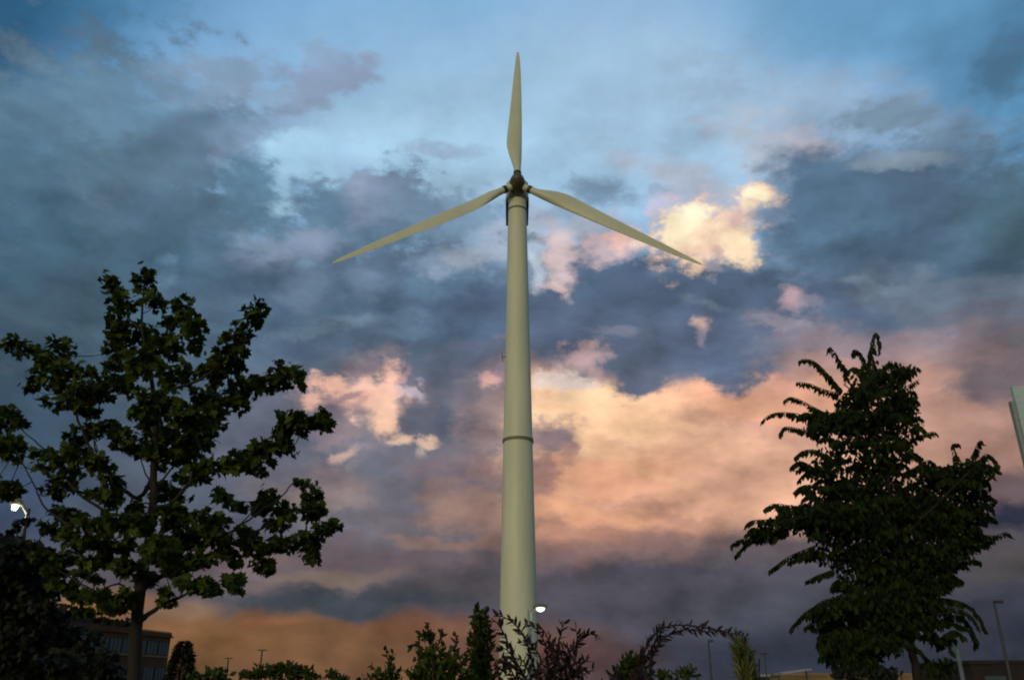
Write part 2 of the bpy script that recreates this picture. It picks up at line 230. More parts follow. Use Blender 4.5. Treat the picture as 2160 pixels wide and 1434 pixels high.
def sheet(box):
    """background shader for one window of the dome holding only the cloud masses that reach into it"""
    q_ = [b for b in BL if box is not None and not (b['box'][2] < box[0] or b['box'][0] > box[2] or b['box'][3] < box[1] or b['box'][1] > box[3])]
    c = BASE
    if q_:
        t = bpy.data.node_groups.new('cloud_window', 'ShaderNodeTree')
        for nm, ty in (('B0', 'Vector'), ('B1', 'Vector'), ('B2', 'Vector'), ('Under', 'Color'), ('Break', 'Float'), ('Fine', 'Float')): t.interface.new_socket(nm, in_out='INPUT', socket_type='NodeSocket' + ty)
        t.interface.new_socket('Colour', in_out='OUTPUT', socket_type='NodeSocketColor')
        ti, to = t.nodes.new('NodeGroupInput'), t.nodes.new('NodeGroupOutput')
        c = ti.outputs[3]
        for b in q_:
            n = t.nodes.new('ShaderNodeGroup'); n.node_tree = g
            t.links.new(ti.outputs[b['w']], n.inputs[0]); t.links.new(c, n.inputs[1]); t.links.new(ti.outputs[5 if b['w'] == 2 else 4], n.inputs[2])
            n.inputs[3].default_value = b['loc']; n.inputs[4].default_value = (0, 0, b['rot']); n.inputs[5].default_value = b['size']
            n.inputs[6].default_value = b['k']; n.inputs[7].default_value = b['core']; n.inputs[8].default_value = b['rim']; n.inputs[9].default_value = b['op']; n.inputs[10].default_value = (*lin(b['rgb']), 1)
            c = n.outputs[0]; STAT[0] += 1
        t.links.new(c, to.inputs[0])
        n = N('ShaderNodeGroup'); n.node_tree = t
        for i, o in enumerate((WS[0], WS[1], WS[2], BASE, NZ, NZF)): L(o, n.inputs[i])
        c = n.outputs[0]
    a = N('ShaderNodeVectorMath', operation='SCALE'); L(c, a.inputs[0])
    if box is None: a.inputs['Scale'].default_value = 10
    else:
        m10 = N('ShaderNodeMath', operation='MULTIPLY'); L(mx.outputs[0], m10.inputs[0]); m10.inputs[1].default_value = 10; L(m10.outputs[0], a.inputs['Scale'])
    bgn = N('ShaderNodeBackground'); L(a.outputs[0], bgn.inputs[0]); bgn.inputs[1].default_value = .1
    return bgn.outputs[0]
STAT = [0]
def split(src, at_, lo, hi):
    c = N('ShaderNodeMath', operation='GREATER_THAN'); L(src, c.inputs[0]); c.inputs[1].default_value = at_
    m = N('ShaderNodeMixShader'); L(c.outputs[0], m.inputs[0]); L(lo, m.inputs[1]); L(hi, m.inputs[2]); return m.outputs[0]
def tree(box, nx, ny):
    x0, y0, x1, y1 = box
    if nx > 1:
        k = nx // 2; xm = x0 + (x1 - x0) * k / nx
        return split(az.outputs[0], xm, tree((x0, y0, xm, y1), k, ny), tree((xm, y0, x1, y1), nx - k, ny))
    if ny > 1:
        k = ny // 2; ym = y0 + (y1 - y0) * k / ny
        return split(el.outputs[0], ym, tree((x0, y0, x1, ym), nx, k), tree((x0, ym, x1, y1), nx, ny - k))
    return sheet(box)
full = (min(b['box'][0] for b in BL), -.02, max(b['box'][2] for b in BL), 1.5)
front = tree((-.62, -.02, .62, .86), 8, 6)
def side(x0, x1): return sheet((x0, -.02, x1, 1.3))
front = split(el.outputs[0], .86, front, sheet((-.62, .86, .62, 1.3)))
front = split(az.outputs[0], .62, split(az.outputs[0], -.62, side(-1.6, -.62), front), side(.62, 1.6))
front = split(el.outputs[0], -.02, sheet(None), front)
# past a quarter turn either way only the open dome is left
ab = N('ShaderNodeMath', operation='ABSOLUTE'); L(az.outputs[0], ab.inputs[0])
L(split(ab.outputs[0], 1.6, front, sheet(None)), out.inputs[0])
print('cloud nodes', STAT[0], 'masses', len(BL))
scene.cycles.use_adaptive_sampling = True; scene.cycles.adaptive_threshold = .015; scene.cycles.adaptive_min_samples = 24
w.cycles.sampling_method = 'MANUAL'; w.cycles.sample_map_resolution = 256
# ------------------------------------------------------------------ sun: one weak, wide, warm dusk lamp from behind the viewer
sd = bpy.data.lights.new('sun', 'SUN'); so = bpy.data.objects.new('sun', sd); col.objects.link(so)
sd.energy = SUN_POWER = .5; sd.angle = R(12); sd.color = (1, .87, .56)
sv = Vector((math.sin(SUN_AZ) * math.cos(SUN_EL), math.cos(SUN_AZ) * math.cos(SUN_EL), math.sin(SUN_EL)))
so.rotation_euler = sv.to_track_quat('Z', 'Y').to_euler()

# ------------------------------------------------------------------ materials
def mat(name, rgb, rough=.6, metal=0.0, var=0.0, vscale=3.0, spec=.5, island=0.0, trans=0.0, bump=0.0, emit=None, stretch=(1, 1, 1)):
    m = bpy.data.materials.new(name); m.use_nodes = True; t = m.node_tree; p = t.nodes['Principled BSDF']
    p.inputs['Base Color'].default_value = (*rgb, 1); p.inputs['Roughness'].default_value = rough; p.inputs['Metallic'].default_value = metal
    p.inputs['Specular IOR Level'].default_value = spec
    fac = None
    if var:
        tcn = t.nodes.new('ShaderNodeTexCoord'); mp_ = t.nodes.new('ShaderNodeMapping'); mp_.inputs['Scale'].default_value = stretch; n = t.nodes.new('ShaderNodeTexNoise')
        n.inputs['Scale'].default_value = vscale; n.inputs['Detail'].default_value = 6
        t.links.new(tcn.outputs['Object'], mp_.inputs[0]); t.links.new(mp_.outputs[0], n.inputs['Vector']); fac = n.outputs[0]; am = var
        if bump:
            b = t.nodes.new('ShaderNodeBump'); b.inputs['Strength'].default_value = bump; t.links.new(fac, b.inputs['Height']); t.links.new(b.outputs[0], p.inputs['Normal'])
    if island:
        gm = t.nodes.new('ShaderNodeNewGeometry'); fac = gm.outputs['Random Per Island']; am = island
    if fac is not None:
        mr_ = t.nodes.new('ShaderNodeMapRange'); t.links.new(fac, mr_.inputs[0]); mr_.inputs[3].default_value = 1 - am; mr_.inputs[4].default_value = 1 + am
        if var and not island: mr_.inputs[1].default_value = .3; mr_.inputs[2].default_value = .7
        mm_ = t.nodes.new('ShaderNodeVectorMath'); mm_.operation = 'SCALE'; mm_.inputs[0].default_value = rgb; t.links.new(mr_.outputs[0], mm_.inputs['Scale'])
        t.links.new(mm_.outputs[0], p.inputs['Base Color'])
    if trans:
        tr = t.nodes.new('ShaderNodeBsdfTranslucent'); tr.inputs[0].default_value = (rgb[0] * 1.3, rgb[1] * 1.4, rgb[2] * .7, 1)
        mx_ = t.nodes.new('ShaderNodeMixShader'); mx_.inputs[0].default_value = trans; o = t.nodes['Material Output']
        t.links.new(p.outputs[0], mx_.inputs[1]); t.links.new(tr.outputs[0], mx_.inputs[2]); t.links.new(mx_.outputs[0], o.inputs[0])
    if emit:
        p.inputs['Emission Color'].default_value = (*emit[0], 1); p.inputs['Emission Strength'].default_value = emit[1]
    return m
M = dict(
 tower=mat('tower_paint', (.62, .65, .47), .5, var=.10, vscale=.6, stretch=(1.5, 1.5, .25)),
 blade=mat('blade_paint', (.60, .63, .45), .45, var=.07, vscale=.5),
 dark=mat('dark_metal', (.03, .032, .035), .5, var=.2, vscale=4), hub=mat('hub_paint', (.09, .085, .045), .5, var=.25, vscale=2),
 seam=mat('seam_metal', (.16, .16, .10), .6, var=.2, vscale=5),
 maple=mat('maple_leaf', (.042, .062, .009), .7, island=.6, trans=.12, spec=.08),
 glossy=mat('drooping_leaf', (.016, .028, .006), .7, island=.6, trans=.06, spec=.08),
 bushg=mat('bush_leaf', (.040, .058, .010), .7, island=.6, trans=.15, spec=.08),
 purple=mat('purple_leaf', (.030, .013, .016), .55, island=.4, trans=.08, spec=.2),
 olive=mat('olive_leaf', (.11, .12, .03), .6, island=.4, trans=.15, spec=.2),
 conif=mat('conifer_needle', (.014, .020, .012), .7, island=.4, spec=.2),
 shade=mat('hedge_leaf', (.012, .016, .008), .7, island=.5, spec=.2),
 bark=mat('bark', (.016, .012, .009), .9, var=.4, vscale=14, bump=.5, stretch=(1, 1, .25)),
 grass=mat('lawn', (.03, .045, .015), .9, var=.4, vscale=.6), asphalt=mat('asphalt', (.05, .05, .052), .9, var=.2, vscale=1.5),
 wallb=mat('brown_cladding', (.085, .038, .013), .9, var=.25, vscale=.35), roofd=mat('roof_edge', (.012, .011, .011), .8, var=.2, vscale=1),
 glass=mat('window_glass', (.02, .06, .07), .5, spec=.8), mull=mat('mullion', (.012, .012, .012), .5, var=.1),
 wallt=mat('tan_wall', (.24, .17, .07), .8, var=.2, vscale=.4), white=mat('pale_metal', (.55, .57, .55), .5, var=.08, vscale=2),
 pole=mat('pole_paint', (.26, .29, .28), .5, var=.1, vscale=3), sign=mat('sign_panel', (.42, .56, .56), .5, var=.1, vscale=1.2),
 lens=mat('lamp_lens', (.8, .8, .75), .3, emit=((1, 1, .93), 1.6)), hedgeb=mat('dark_brown_cladding', (.022, .014, .011), .9, var=.3, vscale=.4),
)
# ------------------------------------------------------------------ mesh helpers
class MB:
    def __init__(s): s.v, s.f = [], []
    def add(s, vs, fs):
        o = len(s.v); s.v += [tuple(v) for v in vs]; s.f += [tuple(i + o for i in f) for f in fs]
    def box(s, c, d, rz=0.0):
        hx, hy, hz = d[0] / 2, d[1] / 2, d[2] / 2; r = Matrix.Rotation(rz, 3, 'Z')
        s.add([Vector(c) + r @ Vector((x * hx, y * hy, z * hz)) for z in (-1, 1) for x, y in ((-1, -1), (1, -1), (1, 1), (-1, 1))],
              [(3, 2, 1, 0), (4, 5, 6, 7), (0, 1, 5, 4), (1, 2, 6, 5), (2, 3, 7, 6), (3, 0, 4, 7)])
    def lathe(s, axis_pts, n=32, c=(0, 0)):
        """axis_pts: (z, radius) pairs turned about a vertical axis"""
        vs = [(c[0] + r * math.cos(2 * math.pi * i / n), c[1] + r * math.sin(2 * math.pi * i / n), z) for z, r in axis_pts for i in range(n)]
        fs = [(j * n + i, j * n + (i + 1) % n, (j + 1) * n + (i + 1) % n, (j + 1) * n + i) for j in range(len(axis_pts) - 1) for i in range(n)]
        fs += [tuple(range(n))[::-1], tuple((len(axis_pts) - 1) * n + i for i in range(n))]
        s.add(vs, fs)
    def tube(s, pts, rs, n=8):
        pts = [Vector(p) for p in pts]; vs = []; up = None
        for i, p in enumerate(pts):
            d = (pts[min(i + 1, len(pts) - 1)] - pts[max(i - 1, 0)]).normalized()
            if up is None: up = d.orthogonal().normalized()
            up = (up - d * up.dot(d)).normalized(); sd_ = d.cross(up)
            vs += [p + rs[i] * (math.cos(2 * math.pi * k / n) * up + math.sin(2 * math.pi * k / n) * sd_) for k in range(n)]
        fs = [(j * n + i, j * n + (i + 1) % n, (j + 1) * n + (i + 1) % n, (j + 1) * n + i) for j in range(len(pts) - 1) for i in range(n)]
        fs += [tuple(range(n))[::-1], tuple((len(pts) - 1) * n + i for i in range(n))]
        s.add(vs, fs)
    def loft(s, rings):
        n = len(rings[0]); fs = [(j * n + i, j * n + (i + 1) % n, (j + 1) * n + (i + 1) % n, (j + 1) * n + i) for j in range(len(rings) - 1) for i in range(n)]
        fs += [tuple(range(n))[::-1], tuple((len(rings) - 1) * n + i for i in range(n))]
        s.add([v for r_ in rings for v in r_], fs)
    def build(s, name, m, parent=None, smooth=False, loc=(0, 0, 0), bevel=0):
        me = bpy.data.meshes.new(name); me.from_pydata([(v[0] - loc[0], v[1] - loc[1], v[2] - loc[2]) for v in s.v], [], s.f); me.update()
        import bmesh
        b_ = bmesh.new(); b_.from_mesh(me); bmesh.ops.recalc_face_normals(b_, faces=b_.faces); b_.to_mesh(me); b_.free()
        me.materials.append(m); o = bpy.data.objects.new(name, me); col.objects.link(o)
        if smooth:
            me.polygons.foreach_set('use_smooth', [True] * len(me.polygons)); me.set_sharp_from_angle(angle=R(35))
        if parent is not None:
            o.parent = parent; pl = parent.matrix_world.translation if False else Vector(ORG.get(parent.name, (0, 0, 0)))
            o.location = Vector(loc) - pl
        else: o.location = loc
        ORG[o.name] = tuple(loc)
        if bevel:
            b = o.modifiers.new('edge', 'BEVEL'); b.width = bevel; b.segments = 2
        return o
ORG = {}
def thing(name, label, cat, loc, group=None):
    o = bpy.data.objects.new(name, None); col.objects.link(o); o.location = loc; o.empty_display_size = .2
    o['label'] = label; o['category'] = cat
    if group: o['group'] = group
    ORG[o.name] = tuple(loc); return o
def part(mb, name, m, parent, **k):
    """mesh given in world coordinates, its origin at the parent's"""
    return mb.build(name, m, parent, loc=ORG[parent.name], **k)
def tag(o, **k):
    for a, b in k.items(): o[a] = b
    return o

# ------------------------------------------------------------------ ground
def sheetm(name, x0, y0, x1, y1, z, m):
    b = MB(); b.add([(x0, y0, z), (x1, y0, z), (x1, y1, z), (x0, y1, z)], [(0, 1, 2, 3)]); o = b.build(name, m); o['kind'] = 'structure'; return o
sheetm('ground', -4000, -3000, 4000, 6000, 0, M['grass'])
sheetm('parking_lot', -70, 75, 75, 128, .004, M['asphalt'])
sheetm('path', -40, -4, 40, -1, .004, M['asphalt'])

# ------------------------------------------------------------------ wind turbine
TX, TY = .44, 60.0
tb = thing('wind_turbine', 'tall slim three bladed wind turbine painted pale cream on a tapering tubular tower', 'wind turbine', (TX, TY, 0))
H0 = 37.85 + EYE
def tr(z): return .5 * (2.72 - .0329 * (z - EYE) * 1.0 * 60 / 60)
mb = MB()
zs = [0, .02] + [i * H0 / 24 for i in range(1, 25)]
mb.lathe([(z, tr(z)) for z in zs], 64, (TX, TY)); tower = part(mb, 'tower', M['tower'], tb, smooth=True)
mb = MB(); zf = EYE + 17.25; mb.lathe([(zf - .12, tr(zf) + .004), (zf - .12, tr(zf) + .07), (zf + .1, tr(zf) + .07), (zf + .1, tr(zf) + .004)], 64, (TX, TY))
fl = part(mb, 'flange', M['seam'], tower)
mb = MB(); mb.lathe([(zf + .1, tr(zf) + .003), (zf + .1, tr(zf) + .05), (zf + .24, tr(zf) + .05), (zf + .24, tr(zf) + .003)], 64, (TX, TY)); part(mb, 'flange', M['tower'], tower)
mb = MB(); zf2 = EYE + 36.9; mb.lathe([(zf2 - .05, tr(zf2) + .003), (zf2 - .05, tr(zf2) + .06), (zf2 + .08, tr(zf2) + .06), (zf2 + .08, tr(zf2) + .003)], 48, (TX, TY)); part(mb, 'flange', M['seam'], tower)
for zz in (EYE + 8.3, EYE + 27.2):
    mb = MB(); mb.lathe([(zz - .015, tr(zz) + .002), (zz - .015, tr(zz) + .006), (zz + .015, tr(zz) + .006), (zz + .015, tr(zz) + .002)], 64, (TX, TY)); part(mb, 'weld_seam', M['tower'], tower)
# small bracket with a hook on the left flank
zb = EYE + 23.9; xb = TX - tr(zb); mb = MB(); mb.tube([(xb + .05, TY - .1, zb), (xb - .22, TY - .15, zb), (xb - .26, TY - .15, zb + .35)], [.05, .05, .04]); mb.tube([(xb - .22, TY - .15, zb), (xb - .2, TY - .15, zb - .4)], [.04, .03])
part(mb, 'bracket', M['seam'], tower)
# service door at the foot
mb = MB(); mb.box((TX, TY - tr(1) - .01, 1.25), (.8, .18, 2.1)); part(mb, 'door', M['seam'], tower, bevel=.03)
mb = MB(); mb.lathe([(0, 2.1), (.35, 2.1), (.4, 2.0)], 48, (TX, TY)); part(mb, 'foundation', M['pole'], tb)
# nacelle
NW, NZ0, NZ1, NY0, NY1 = .93, H0 + .0, H0 + 1.75, TY - .95, TY + 3.9
def nac(y, w_, z0, z1, n=20):
    r_ = []
    for i in range(n):
        a = 2 * math.pi * i / n; c_, s_ = math.cos(a), math.sin(a); e = .32
        r_.append((TX + w_ * math.copysign(abs(c_) ** e, c_), y, (z0 + z1) / 2 + (z1 - z0) / 2 * math.copysign(abs(s_) ** e, s_)))
    return r_
mb = MB(); mb.loft([nac(NY0, .5, NZ0 + .3, NZ1 - .25), nac(NY0 + .15, .72, NZ0 + .12, NZ1 - .1), nac(NY0 + .6, NW, NZ0, NZ1), nac(NY1 - .6, NW, NZ0, NZ1), nac(NY1 - .1, NW * .9, NZ0 + .1, NZ1 - .15), nac(NY1, NW * .8, NZ0 + .2, NZ1 - .3)])
nacelle = part(mb, 'nacelle', M['tower'], tb, smooth=False, bevel=.02)
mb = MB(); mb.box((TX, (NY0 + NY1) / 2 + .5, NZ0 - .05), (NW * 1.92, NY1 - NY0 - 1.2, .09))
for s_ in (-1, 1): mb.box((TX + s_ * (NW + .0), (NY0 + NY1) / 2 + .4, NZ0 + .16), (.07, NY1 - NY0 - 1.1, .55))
part(mb, 'shaded_underside', M['dark'], nacelle)  # near-black slab and side strips: the shade under the nacelle put into the colour
mb = MB(); mb.tube([(TX + .3, NY1 - .8, NZ1 - .02), (TX + .3, NY1 - .8, NZ1 + .7)], [.025, .02]); mb.tube([(TX + .1, NY1 - .8, NZ1 + .5), (TX + .5, NY1 - .8, NZ1 + .5)], [.02, .02]); part(mb, 'wind_vane', M['dark'], nacelle)
# rotor: tilted 10 degrees, blades at 0/120/240
HC = Vector((TX, 58.62, EYE + 38.62)); TILT = R(9.5); RB = 16.45
RX = Matrix.Rotation(-TILT, 3, 'X')      # tips lean back above the hub
def rot_pt(ang, p):   # p in blade space: x across (leading +), y along the axis (viewer -), z outwards
    q = Matrix.Rotation(ang, 3, 'Y') @ Vector(p)
    return HC + RX @ q
mb = MB(); prof = [(-1.1, .02), (-1.07, .16), (-.96, .32), (-.75, .48), (-.45, .6), (0, .68), (.45, .68), (.6, .6)]
n = 36; vs = [HC + RX @ Vector((r_ * math.cos(2 * math.pi * i / n), y_, r_ * math.sin(2 * math.pi * i / n))) for y_, r_ in prof for i in range(n)]
mb.add(vs, [(j * n + i, (j + 1) * n + i, (j + 1) * n + (i + 1) % n, j * n + (i + 1) % n) for j in range(len(prof) - 1) for i in range(n)] + [tuple(range(n)), tuple((len(prof) - 1) * n + i for i in range(n))[::-1]])
hub = part(mb, 'hub', M['hub'], tb, smooth=True)
def airfoil(chord, thick, le, tw, z, rnd):
    out_ = []
    for i in range(28):
        a = 2 * math.pi * i / 28; cx, cy = math.cos(a), math.sin(a)
        u = .5 + .5 * cx                                  # 1 = leading edge
        th = thick * (1.6 * math.sqrt(max(u * .0 + (1 - abs(2 * u - 1) ** 2), 0)) * (.35 + .65 * u)) * 1.0
        xa, ya = (u - 1) * chord + le, math.copysign(1, cy) * th * abs(cy) ** .15 * .5 if abs(cy) > 1e-6 else 0
        xr, yr = le - chord / 2 + cx * chord / 2, cy * chord / 2
        x_, y_ = xa * (1 - rnd) + xr * rnd, ya * (1 - rnd) + yr * rnd
        c_, s_ = math.cos(tw), math.sin(tw)
        out_.append((x_ * c_ - y_ * s_, x_ * s_ + y_ * c_, z))
    return out_
ST = [(.075, .56, .56, .28, 22, 1), (.11, .60, .56, .29, 22, .95), (.15, .84, .5, .33, 20, .6), (.20, 1.14, .40, .36, 17, .2), (.245, 1.30, .33, .38, 14, 0), (.28, 1.32, .30, .38, 12, 0), (.36, 1.24, .25, .38, 9, 0), (.5, 1.06, .19, .37, 6, 0),
      (.65, .86, .13, .34, 3.5, 0), (.8, .64, .085, .29, 1.5, 0), (.9, .46, .055, .23, .5, 0), (.96, .30, .035, .16, 0, 0), (.99, .15, .02, .09, 0, 0), (1.0, .05, .012, .03, 0, 0)]
for k in range(3):
    A = R(120 * k + .3)
    mb = MB(); mb.loft([[rot_pt(A, p) for p in airfoil(c_, t_, le, R(tw), f_ * RB, rd)] for f_, c_, t_, le, tw, rd in ST])
    bl = part(mb, 'blade', M['blade'], tb, smooth=True)
    mb = MB(); mb.tube([rot_pt(A, (0, 0, .062 * RB)), rot_pt(A, (0, 0, .079 * RB))], [.33, .33], 28); part(mb, 'root_collar', M['dark'], bl)
    mb = MB(); mb.tube([rot_pt(A, (0, 0, .6)), rot_pt(A, (0, 0, .062 * RB))], [.30, .26], 24); part(mb, 'blade_root', M['tower'], bl, smooth=True)
# ------------------------------------------------------------------ leaves
rng = np.random.default_rng(11)
def leaf_shape(kind):
    """outline points (x across, y along from the stalk) plus fan centre; z lifts the edges a little"""
    if kind == 'maple':
        h = [(0, 0), (.30, -.04), (.26, .12), (.56, .24), (.38, .42), (.50, .66), (.24, .62), (.17, .78), (0, 1.0)]
        pts = h + [(-x, y) for x, y in h[-2:0:-1]]; c = (0, .4); fold = .25
    elif kind == 'oval':
        h = [(0, 0), (.20, .18), (.27, .42), (.20, .7), (0, 1.0)]; pts = h + [(-x, y) for x, y in h[-2:0:-1]]; c = (0, .45); fold = .3
    elif kind == 'lance':
        h = [(0, 0), (.13, .2), (.17, .45), (.10, .75), (0, 1.0)]; pts = h + [(-x, y) for x, y in h[-2:0:-1]]; c = (0, .45); fold = .35
    else:
        h = [(0, 0), (.07, .3), (.05, .7), (0, 1.0)]; pts = h + [(-x, y) for x, y in h[-2:0:-1]]; c = (0, .4); fold = .2
    P_ = np.array([(x, y, abs(x) * fold) for x, y in pts] + [(c[0], c[1], 0)]); return P_
def leaves(name, m, parent, pos, dirs, nrm, size, kind):
    """one mesh of many leaves: pos (n,3) stalk points, dirs (n,3) stalk-to-tip, nrm (n,3) face, size (n,)"""
    S = leaf_shape(kind); k = len(S); n = len(pos)
    d = dirs / np.linalg.norm(dirs, axis=1, keepdims=True); nz_ = nrm - d * np.sum(nrm * d, axis=1, keepdims=True)
    nz_ /= np.linalg.norm(nz_, axis=1, keepdims=True) + 1e-9; sx = np.cross(d, nz_)
    bend = rng.uniform(-.05, .35, (n, 1, 1))
    s3 = size[:, None, None]; wv = rng.uniform(.8, 1.15, (n, 1, 1))
    v = pos[:, None, :] + s3 * (S[None, :, 0:1] * wv * sx[:, None, :] + S[None, :, 1:2] * d[:, None, :] + (S[None, :, 2:3] - bend * S[None, :, 1:2] ** 2) * nz_[:, None, :])
    v = v.reshape(-1, 3) - np.array(ORG[parent.name] if parent is not None else (0, 0, 0))
    tri = np.array([(i, (i + 1) % (k - 1), k - 1) for i in range(k - 1)])
    f = (tri[None] + (np.arange(n) * k)[:, None, None]).reshape(-1, 3)
    me = bpy.data.meshes.new(name); me.vertices.add(len(v)); me.vertices.foreach_set('co', v.astype(np.float32).ravel())
    me.loops.add(len(f) * 3); me.loops.foreach_set('vertex_index', f.astype(np.int32).ravel())
    me.polygons.add(len(f)); me.polygons.foreach_set('loop_start', np.arange(0, len(f) * 3, 3, dtype=np.int32)); me.polygons.foreach_set('loop_total', np.full(len(f), 3, dtype=np.int32))
    me.update(); me.validate(); me.materials.append(m); o = bpy.data.objects.new(name, me); col.objects.link(o)
    if parent is not None: o.parent = parent
    ORG[o.name] = ORG[parent.name] if parent is not None else (0, 0, 0)
    return o
def rnd_unit(n):
    v = rng.normal(size=(n, 3)); return v / np.linalg.norm(v, axis=1, keepdims=True)
def clump(cx, cy, rx, ry, rot, dist, depth, n, hollow=.35, lim=1.0):
    """n points filling an ellipsoid of foliage seen at (cx, cy), radii rx, ry as seen, `depth` m deep, centred `dist` m away"""
    c = at(cx, cy, dist); sx = (at(cx + rx, cy, dist) - c).length; sy = (at(cx, cy + ry, dist) - c).length
    u = rnd_unit(n) * (rng.uniform(hollow, lim, n) ** .6)[:, None]; t = R(rot)
    x = u[:, 0] * sx; z = -u[:, 2] * sy; X = x * math.cos(t) - z * math.sin(t); Z = -(x * math.sin(t) + z * math.cos(t))
    p = np.stack([c.x + X, c.y + u[:, 1] * depth, c.z + Z], 1)
    return p
def limb(mb, pts, dists, r0, r1, n=7, wob=.02):
    P_ = [at(x, y, d) for (x, y), d in zip(pts, dists)]
    out_, rs = [], []
    K = 4
    for i in range(len(P_) - 1):
        a = P_[max(i - 1, 0)]; b = P_[i]; c = P_[i + 1]; d = P_[min(i + 2, len(P_) - 1)]
        for j in range(K):
            t = j / K; q = .5 * ((2 * b) + (c - a) * t + (2 * a - 5 * b + 4 * c - d) * t * t + (3 * b - a - 3 * c + d) * t ** 3)
            out_.append(q + Vector((random.uniform(-wob, wob), random.uniform(-wob, wob), 0)) * (1 if i + j else 0))
    out_.append(P_[-1]); m_ = len(out_)
    rs = [r0 + (r1 - r0) * (i / (m_ - 1)) ** .8 for i in range(m_)]
    mb.tube(out_, rs, n); return out_

